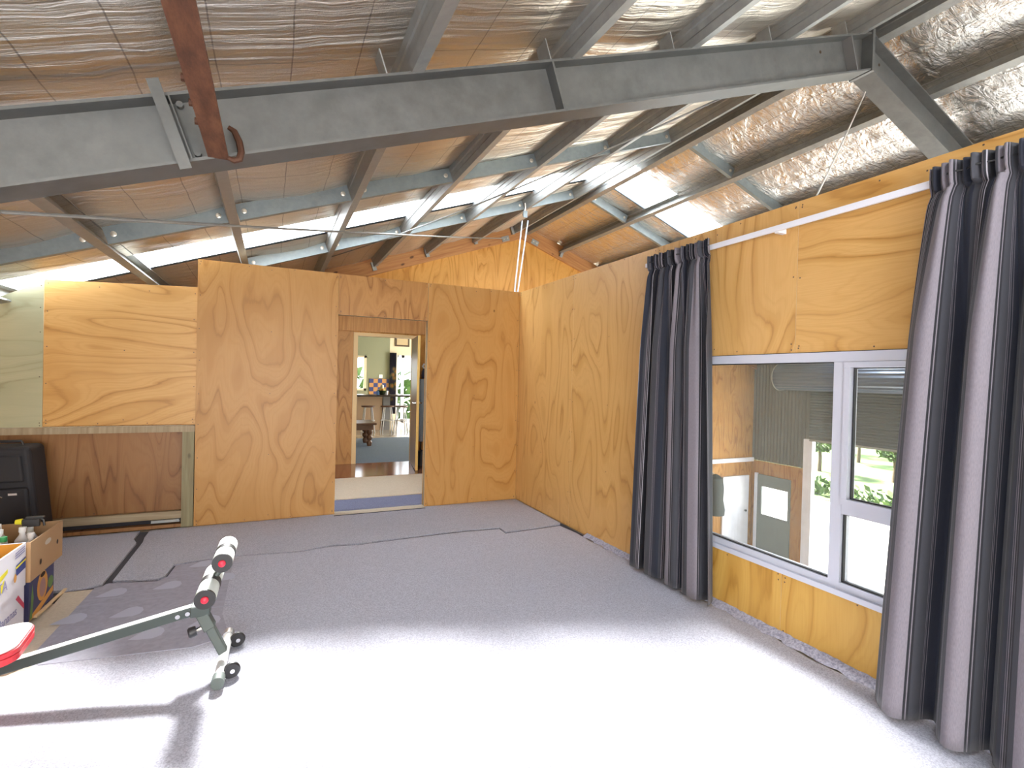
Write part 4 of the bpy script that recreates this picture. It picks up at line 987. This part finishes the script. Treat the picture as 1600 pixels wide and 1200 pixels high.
for i, (px, D, r) in enumerate(((1402,21.5,.75),(1345,27,1.1),(1284,24,.85),(1312,31,1.3),(1432,34,1.6),(1190,40,2.0))):
    d = (RGT*((px-800)/FPX)+FWD); d.z = 0; dd = d.normalized(); p = dd*(D/dd.dot(Vector((FWD.x,FWD.y,0)).normalized())); h = .55+r
    t = empty('garden_tree', label=tl[i], cat='tree', group='trees beyond the driveway')
    leafcloud(Vector((p.x, p.y, GZ+h+.15)), r, 500, 30+i, .15).build('crown', LEAFM, t, merge=False)
    MB().tube([(p.x,p.y,GZ-.05),(p.x+.05,p.y,GZ+h*.5),(p.x,p.y+.05,GZ+h)], [.10,.07,.05], 8).build('trunk', BARK, t, smooth=True)
hb = MB(); rr = random.Random(3)
for i in range(2600):
    y = rr.uniform(-2, 40); x = 18.4+rr.gauss(0,.28); z = GZ+abs(rr.gauss(.24,.16)); q = Vector((rr.gauss(0,1),rr.gauss(0,1),rr.gauss(0,1))).normalized(); a = q.orthogonal().normalized(); e = q.cross(a); p = Vector((x,y,z)); s = .17
    hb.quad([p-a*s,p+e*s*.5,p+a*s,p-e*s*.5])
o = hb.build('low_hedge', LEAFM, merge=False); tag(o, 'low leafy hedge along the edge of the driveway', 'hedge')
o = MB().box((60, -60, GZ), (62, 120, GZ+5)).build('tree_belt', LEAFM)
bpy.data.objects.remove(o)
bl_ = MB(); rr = random.Random(9)
for i in range(7000):
    y = rr.uniform(-10, 110); x = 72+rr.gauss(0,2.5); z = GZ+abs(rr.gauss(2.6,1.7)); q = Vector((rr.gauss(0,1),rr.gauss(0,1),rr.gauss(0,1))).normalized(); a = q.orthogonal().normalized(); e = q.cross(a); p = Vector((x,y,z)); s = .7
    bl_.quad([p-a*s,p+e*s*.5,p+a*s,p-e*s*.5])
o = bl_.build('foliage', LEAFM, merge=False); tag(o, 'belt of distant green foliage beyond the lawn', 'foliage', kind='stuff')
bl_ = MB()
for i in range(3000):
    x = rr.uniform(-12, 14); y = 24+rr.gauss(0,1.0); z = GZ+abs(rr.gauss(1.8,1.2)); q = Vector((rr.gauss(0,1),rr.gauss(0,1),rr.gauss(0,1))).normalized(); a = q.orthogonal().normalized(); e = q.cross(a); p = Vector((x,y,z)); s = .4
    bl_.quad([p-a*s,p+e*s*.5,p+a*s,p-e*s*.5])
o = bl_.build('foliage', LEAFM, merge=False); tag(o, 'green garden foliage outside the house windows', 'foliage', kind='stuff')

# ------------------------------------------------------------------ exercise bench
eb = empty('exercise_bench', label='folding sit-up bench with a red and white pad, steel bar and white foam rollers', cat='exercise bench')
STEEL_D = mat('dark_green_grey_paint', (.055,.07,.065), .4, .3); FOAM = mat('white_foam', (.74,.80,.76), .75); RED = mat('red_plastic_plug', (.75,.02,.05), .4); PADR = mat('red_vinyl', (.62,.035,.05), .4); PADW = mat('white_vinyl', (.82,.80,.80), .4)
J = at(312, 950, 1, 2.78); Jz = J.z
Lp = at(0, 1045, 1, 2.82)
bd_ = (J-Lp).normalized(); side = Vector((0,0,1)).cross(bd_).normalized(); up = bd_.cross(side)
Lp2 = Lp-bd_*.55
b = MB(); b.prism([(-.02,-.022),(.02,-.022),(.02,.022),(-.02,.022)], Lp2, J, side, up); ba = b.build('main_bar', STEEL_D, eb, bevel=.004)
b = MB(); b.prism([(-.0202,.0222),(.0202,.0222),(.0202,.0235),(-.0202,.0235)], Lp2, J-bd_*.02, side, up); b.build('bar_top_highlight', mat('painted_bar_highlight', (.70,.74,.70), .4), eb)  # pale strip paints the highlight along the top of the bar
for d in (.045, .085): MB().lathe([(0,.012),(.010,.012),(.010,0)], J-bd_*d-side*.02*(1 if side.y > 0 else -1)+Vector((0,-.0,0)), (0,-1,0), 10).build('bolt', CHROME, eb)
# upright
Fz = at(349, 1018, 1, 2.72)
b = MB(); ud = (Fz-J).normalized(); us = ud.cross(Vector((0,1,0))).normalized()
b.prism([(-.019,-.02),(.019,-.02),(.019,.02),(-.019,.02)], J+Vector((0,0,.0)), Fz, us, (0,1,0)); b.build('upright', STEEL_D, eb, bevel=.004)
b = MB(); mid = J.lerp(Fz, .45); b.prism([(-.025,-.026),(.025,-.026),(.025,.026),(-.025,.026)], J+ud*.02, mid, us, (0,1,0)); b.build('upright_sleeve', STEEL_D, eb, bevel=.004)
kn = J.lerp(Fz, .40); b = MB().tube([kn+Vector((-.02,0,0)), kn+Vector((-.05,-.01,-.01))], .009, 8); b.build('knob_pin', CHROME, eb, smooth=True)
MB().lathe([(0,0),(.022,0),(.024,.01),(.024,.028),(.018,.034),(0,.034)], kn+Vector((-.05,-.01,-.01)), (-1,-.2,-.2), 10).build('adjusting_knob', BLACK, eb, smooth=True)
# foot tube, caps, wheels
f0 = Vector((at(341,1062,2,.035))); f1 = Vector((at(357,992,2,.035)))
MB().tube([f0, f1], .022, 16).build('foot_tube', mat('white_enamel', (.80,.82,.80), .3), eb, smooth=True)
fd = (f1-f0).normalized()
MB().tube([f0-fd*.035, f0+fd*.02], .027, 16).build('end_cap', mat('grey_rubber', (.09,.11,.10), .6), eb, smooth=True)
MB().tube([f1-fd*.02, f1+fd*.03], .026, 16).build('end_cap', CHROME_S, eb, smooth=True)
for px, py in ((362,1047),(371,999)):
    w = at(px, py, 2, .036); wh = MB().lathe([(0,-.012),(.030,-.012),(.036,-.006),(.036,.006),(.030,.012),(.018,.010),(0,.012)], w, (.25,-1,0), 20).build('wheel', BLACK, eb, smooth=True)
    MB().lathe([(0,.016),(.010,.016),(.010,0)], w, (.25,-1,0), 10).build('hub', CHROME, wh)
    n_ = f0 if px == 362 else f1
    MB().tube([w, Vector((n_.x, w.y, w.z))], .008, 8).build('axle', CHROME, eb, smooth=True)
# rollers
def roller(pn, pf, z, r, yn):
    a = at(*pn, 2, z); c = at(*pf, 2, z); d = (c-a).normalized(); a = a+d*.0; L = (c-a).length
    ro = empty('foam_roller'); ro.parent = eb; ro['label'] = 'white foam roller with black bands and a red plug'
    for u0, u1 in ((.008, L*.43), (L*.57, L*.985)): MB().tube([a+d*u0, a+d*(u0+.006), a+d*(u1-.006), a+d*u1], [r*.94,r,r,r*.94], 24).build('foam', FOAM, ro, smooth=True)
    MB().tube([a-d*.004, a+d*.008], r*1.0, 24).build('end_disc', BLACK, ro, smooth=True)
    MB().tube([a+d*L*.41, a+d*L*.57], r*1.04, 24).build('centre_band', BLACK, ro, smooth=True)
    MB().lathe([(0,.014),(.009,.013),(.015,.008),(.016,0)], a-d*.004, tuple(-d), 16).build('plug', RED, ro, smooth=True)
    return a, d, L
z1 = at(320, 937, 1, 2.62).z; a1, d1, L1 = roller((320,937), (336,893), z1, .043, 0)
z2 = at(347, 880, 1, 2.70).z; a2, d2, L2 = roller((347,880), (357,850), z2, .043, 0)
m1, m2 = a1+d1*L1*.5, a2+d2*L2*.5
b = MB(); b.tube([J+Vector((0,0,-.01)), m1, m1.lerp(m2,.5)+Vector((.012,0,0)), m2], .014, 10); b.build('roller_post', STEEL_D, eb, smooth=True)
b = MB(); b.box(J+Vector((-.035,-.035,-.03)), J+Vector((.045,.035,.02))); b.build('joint_bracket', STEEL_D, eb, bevel=.005)
# pad
pcn = at(61, 976, 2, .27)
b = MB(); out = []
e1 = Vector((-1, 0.02, -.12)).normalized(); e2 = Vector((.08, -1, 0)).normalized()
w = .30; L = .85; k = 7
base = pcn
def rc(cx, cy, a0, r=.07): return [(cx+r*math.cos(a0+PI/2*i/k), cy+r*math.sin(a0+PI/2*i/k)) for i in range(k+1)]
pts = rc(.07,.07,PI)+rc(.07,w-.07,PI/2)[::-1]; pts = [(.07-.07*math.cos(PI/2*i/k), .07-.07*math.sin(PI/2*i/k)) for i in range(k+1)][::-1]
prof = [(L,0)]+[( .07-.07*math.sin(PI/2*i/k), .07-.07*math.cos(PI/2*i/k)) for i in range(k+1)]+[(.07-.07*math.cos(PI/2*i/k), w-.07+.07*math.sin(PI/2*i/k)) for i in range(k+1)]+[(L,w)]
b.prism(prof, base, base+Vector((0,0,.02)), e1, e2); b.build('pad_side', PADR, eb, smooth=True, bevel=.004)
b = MB(); b.prism(prof, base-Vector((0,0,.028)), base-Vector((0,0,.001)), e1, e2); b.build('pad_side', PADR, eb, bevel=.004)
b = MB(); pr2 = [(a*.985+.006, .006+c*.96) for a, c in prof]; b.prism(pr2, base+Vector((0,0,.0201)), base+Vector((0,0,.030)), e1, e2); b.build('pad_top', PADW, eb, bevel=.008)
lowl = at(3, 1075, 2, .03)
MB().tube([Lp-bd_*.1+Vector((0,0,-.01)), (Lp.x-.06, Lp.y-.05, .02)], .016, 10).build('leg', BLACK, eb, smooth=True)
MB().tube([base+e1*.25+e2*.15-Vector((0,0,.028)), Lp-bd_*.12+up*.01], .018, 8).build('pad_support', BLACK, eb, smooth=True)

# ------------------------------------------------------------------ boxes and bottles
CARD = mat('brown_cardboard', (.42,.26,.13), .85); CARDW = mat('white_cardboard', (.72,.72,.78), .7); ORG = mat('orange_box_interior', (.62,.30,.03), .7)
NAVY = mat('navy_printed_card', (.045,.05,.14), .6); YEL = mat('yellow_print', (.80,.72,.03), .6); LIL = mat('lilac_print', (.30,.30,.50), .6); NAVP = mat('navy_print', (.03,.06,.25), .6); REDP = mat('red_print', (.55,.05,.10), .6); GRN = mat('green_print', (.12,.25,.07), .6); ORP = mat('orange_print', (.62,.30,.06), .6)
HOLE = mat('box_hole_shadow', (.05,.03,.02), .9)
def open_box(name, x0, x1, y0, y1, z0, z1, mo, mi, lab, t=.006, bottom=True, holes=()):
    r = empty(name, label=lab, cat='cardboard box')
    b = MB()
    for (a, c) in (((x0,y0,z0),(x1,y0+t,z1)),((x0,y1-t,z0),(x1,y1,z1)),((x0,y0+t,z0),(x0+t,y1-t,z1)),((x1-t,y0+t,z0),(x1,y1-t,z1))): b.box(a, c)
    b.box((x0+t,y0+t,z0),(x1-t,y1-t,z0+t)); b.build('walls', mo, r)
    if mi is not mo:
        b = MB()
        for (a, c) in (((x0+t,y0+t,z0+t),(x1-t,y0+t+.001,z1-.002)),((x0+t,y1-t-.001,z0+t),(x1-t,y1-t,z1-.002)),((x0+t,y0+t,z0+t),(x0+t+.001,y1-t,z1-.002)),((x1-t-.001,y0+t,z0+t),(x1-t,y1-t,z1-.002))): b.box(a, c)
        b.build('inside_lining', mi, r)
    return r
def patch(par, name, m, x, pts, e=.0012):
    b = MB(); F = [Vector((x+e, y, z)) for y, z in pts]; b.quad(F); b.build(name, m, par)
def oval(y, z, ry, rz, n=14, rot=0): return [(y+ry*math.cos(2*PI*k/n)*math.cos(rot)-rz*math.sin(2*PI*k/n)*math.sin(rot), z+ry*math.cos(2*PI*k/n)*math.sin(rot)+rz*math.sin(2*PI*k/n)*math.cos(rot)) for k in range(n)]
# lower navy box, upper brown box
bx = -1.19
navy = open_box('fruit_carton', bx-.40, bx, 3.62, 3.97, .006, .25, NAVY, NAVY, 'navy fruit carton with orange and green print under the brown carton')
patch(navy, 'orange_print', ORP, bx, oval(3.80,.14,.075,.085)); patch(navy, 'orange_print', mat('muted_print', (.35,.20,.18), .6), bx, oval(3.80,.13,.045,.055), .002); patch(navy, 'hand_hole', HOLE, bx, oval(3.80,.205,.035,.014), .0026)
patch(navy, 'orange_print', ORP, bx, [(3.62,.006),(3.74,.006),(3.96,.05),(3.96,.085),(3.80,.055),(3.66,.03)]); patch(navy, 'green_print', GRN, bx, oval(3.92,.12,.04,.035), .001); patch(navy, 'green_print', GRN, bx, [(3.63,.01),(3.66,.01),(3.68,.12),(3.66,.20),(3.645,.10)], .0015)
b = MB(); b.quad([(bx-.10,3.6185,.01),(bx-.06,3.6185,.01),(bx-.03,3.6185,.16),(bx-.05,3.6185,.22)]); b.build('green_print', GRN, navy)
brown = open_box('cardboard_carton', bx-.46, bx+.035, 3.53, 3.985, .252, .465, CARD, CARD, 'brown open cardboard carton full of bottles on top of the navy carton')
patch(brown, 'hand_hole', mat('pale_hole', (.55,.48,.38), .8), bx+.035, oval(3.76,.405,.045,.016)); patch(brown, 'vent_hole', HOLE, bx+.035, oval(3.90,.36,.014,.014)); patch(brown, 'vent_hole', HOLE, bx+.035, oval(3.66,.32,.013,.016))
# white banana boxes
wx = -1.17
low = open_box('banana_box', wx-.40, wx, 2.98, 3.50, .006, .25, CARDW, CARDW, 'white banana box at the bottom of the front stack')
upb = open_box('banana_box', wx-.40, wx+.004, 2.98, 3.505, .252, .475, CARDW, ORG, 'white open banana box with orange inside on top of the front stack')
def text(par, s, m, x, y, z, size, name='printed_text', rot=0):
    cu = bpy.data.curves.new(name, 'FONT'); cu.body = s; cu.size = size; cu.extrude = .0004; cu.materials.append(m); tmp = bpy.data.objects.new(name, cu); COL.objects.link(tmp); bpy.context.view_layer.update(); me = bpy.data.meshes.new_from_object(tmp.evaluated_get(bpy.context.evaluated_depsgraph_get())); bpy.data.objects.remove(tmp); o = bpy.data.objects.new(name, me); COL.objects.link(o); o.parent = par
    o.matrix_local = Matrix.Translation((x+.0015, y, z)) @ Matrix.Rotation(PI/2, 4, 'Z') @ Matrix.Rotation(PI/2, 4, 'X') @ Matrix.Rotation(rot, 4, 'Z')
    return o
text(low, 'Bananas', LIL, wx, 3.215, .135, .062); patch(low, 'vent_hole', HOLE, wx, oval(3.30,.095,.016,.022)); patch(low, 'red_label', REDP, wx, [(3.40,.215),(3.43,.225),(3.50,.155),(3.50,.125)]); patch(low, 'yellow_print', YEL, wx, [(3.42,.006),(3.47,.006),(3.475,.07)])
text(upb, 'BONITA', LIL, wx+.004, 3.02, .305, .075); text(upb, 'BANANAS', LIL, wx+.004, 3.06, .272, .024)
patch(upb, 'yellow_print', YEL, wx+.004, [(3.10,.345),(3.20,.36),(3.30,.385),(3.30,.405),(3.20,.39),(3.10,.38)]); patch(upb, 'yellow_print', YEL, wx+.004, [(3.16,.30),(3.24,.31),(3.27,.365),(3.20,.345)])
patch(upb, 'navy_print', NAVP, wx+.004, [(3.39,.335),(3.50,.345),(3.50,.405),(3.39,.39)]); patch(upb, 'yellow_print', YEL, wx+.004, [(3.385,.372),(3.50,.385),(3.50,.395),(3.385,.382)], .002); patch(upb, 'orange_print', ORP, wx+.004, oval(3.378,.33,.016,.022), .0022)
for q in range(3): patch(upb, 'lilac_print', LIL, wx+.004, [(3.38,.425+.012*q),(3.49,.433+.012*q),(3.49,.440+.012*q),(3.38,.432+.012*q)])
# bottles
def bottle(x, y, z, h, r, m, capm, lab, tilt=(0,0)):
    t = empty('plastic_bottle', label=lab, cat='bottle', group='bottles in the brown carton')
    ax = Vector((tilt[0], tilt[1], 1)).normalized()
    MB().lathe([(0,0),(r,0),(r,h*.6),(r*.9,h*.7),(r*.4,h*.82),(r*.38,h*.9),(0,h*.9)], (x,y,z), tuple(ax), 16).build('body', m, t, smooth=True)
    MB().lathe([(0,0),(r*.5,0),(r*.5,h*.12),(0,h*.12)], Vector((x,y,z))+ax*h*.89, tuple(ax), 12).build('cap', capm, t, smooth=True); return t
WPL = mat('white_plastic', (.78,.79,.80), .4); GPL = mat('green_plastic', (.03,.30,.10), .4); CLR = mat('pale_milky_plastic', (.62,.68,.70), .35)
zb = .262; X0 = bx-.46
bottle(X0+.14, 3.84, zb, .26, .036, WPL, WPL, 'tall white bottle standing nearest the wall end of the carton')
bottle(X0+.20, 3.66, zb, .22, .034, WPL, WPL, 'stubby white bottle in the middle of the carton', (.03,.02))
bottle(X0+.28, 3.80, zb, .245, .036, CLR, WPL, 'milky bottle behind the green-capped one', (-.1,.05))
bottle(X0+.345, 3.64, zb, .215, .032, CLR, GPL, 'milky bottle with a green cap')
bottle(X0+.37, 3.78, zb, .225, .034, WPL, WPL, 'white bottle beside the spray bottle', (.02,.03))
bottle(X0+.09, 3.66, zb, .215, .034, WPL, WPL, 'white bottle in the carton corner away from the bench')
bottle(X0+.06, 3.84, zb, .25, .034, WPL, WPL, 'white bottle farthest from the spray bottle')
bottle(X0+.30, 3.72, zb, .235, .032, WPL, WPL, 'white bottle just behind the green-capped one')
bottle(X0+.12, 3.74, zb, .235, .034, CLR, WPL, 'milky bottle among the white bottles')
bottle(X0+.44, 3.70, zb, .21, .03, WPL, WPL, 'small white bottle hard against the carton side')
bottle(X0+.28, 3.61, zb, .205, .032, WPL, WPL, 'short white bottle by the corner facing the white boxes')
sp = empty('spray_bottle', label='spray bottle with a black trigger head and yellow nozzle in the carton', cat='bottle')
c = Vector((X0+.37, 3.90, zb)); MB().lathe([(0,0),(.036,0),(.036,.13),(.016,.17),(.016,.20),(0,.20)], c, (0,0,1), 16).build('body', CLR, sp, smooth=True)
b = MB(); b.box(c+Vector((-.035,-.012,.20)), c+Vector((.045,.012,.245))); b.box(c+Vector((-.02,-.014,.245)), c+Vector((.065,.014,.258))); b.build('trigger_head', BLACK, sp, bevel=.004)
b = MB(); b.tube([c+Vector((.04,0,.25)), c+Vector((.06,0,.235)), c+Vector((.065,0,.20))], .006, 8); b.build('trigger', BLACK, sp, smooth=True)
MB().lathe([(0,.03),(.014,.03),(.018,.0),(0,0)], c+Vector((-.035,0,.232)), (-1,0,0), 12).build('nozzle', YEL, sp, smooth=True)

# ------------------------------------------------------------------ suitcase
BF = mat('black_suitcase_fabric', (.014,.014,.018), .7)
su = empty('suitcase', label='upright black soft suitcase leaning against the dark plywood in the corner', cat='suitcase')
def lean(p): return Vector((p[0]+(.805-p[2])*.10-.0, p[1], p[2]))
y0, y1 = 4.98, 5.27; xr1 = at(46, 694, 1, y0).x
b = MB(); b.box((xr1-.33, y0, .02), (xr1, y1, .80)); 
b.v = [tuple(lean(v)) for v in b.v]; o = b.build('shell', BF, su); md = o.modifiers.new('b','BEVEL'); md.width = .035; md.segments = 4
b = MB(); b.box((xr1-.29, y0-.035, .08), (xr1-.03, y0+.01, .50)); b.v = [tuple(lean(v)) for v in b.v]; o = b.build('front_pocket', BF, su); md = o.modifiers.new('b','BEVEL'); md.width = .02; md.segments = 3
b = MB(); b.box((xr1-.28, y0-.02, .54), (xr1-.05, y0+.01, .74)); b.v = [tuple(lean(v)) for v in b.v]; o = b.build('top_pocket', BF, su); md = o.modifiers.new('b','BEVEL'); md.width = .015; md.segments = 3
hx = xr1-.17
MB().tube([lean((hx-.09,y0+.14,.795)), lean((hx-.08,y0+.14,.83)), lean((hx+.08,y0+.14,.83)), lean((hx+.09,y0+.14,.795))], .011, 8).build('carry_handle', BLACK, su, smooth=True)
MB().tube([lean((xr1-.20,y0-.036,.49)), lean((xr1-.19,y0-.045,.45)), lean((xr1-.17,y0-.045,.44))], .005, 6).build('zip_pull', CHROME, su, smooth=True)
b = MB(); b.box((xr1-.14, y0-.037, .45), (xr1-.09, y0-.034, .465)); b.v = [tuple(lean(v)) for v in b.v]; b.build('name_plate', CHROME_S, su)
b = MB(); b.box((xr1-.27, y0-.021, .67), (xr1-.245, y0-.018, .71)); b.v = [tuple(lean(v)) for v in b.v]; b.build('brand_tag', WPL, su)
for dx in (-.30, -.10): MB().lathe([(0,-.012),(.022,-.012),(.022,.012),(0,.012)], (xr1+dx+.08, y1-.05, .026), (1,0,0), 14).build('wheel', BLACK, su, smooth=True)
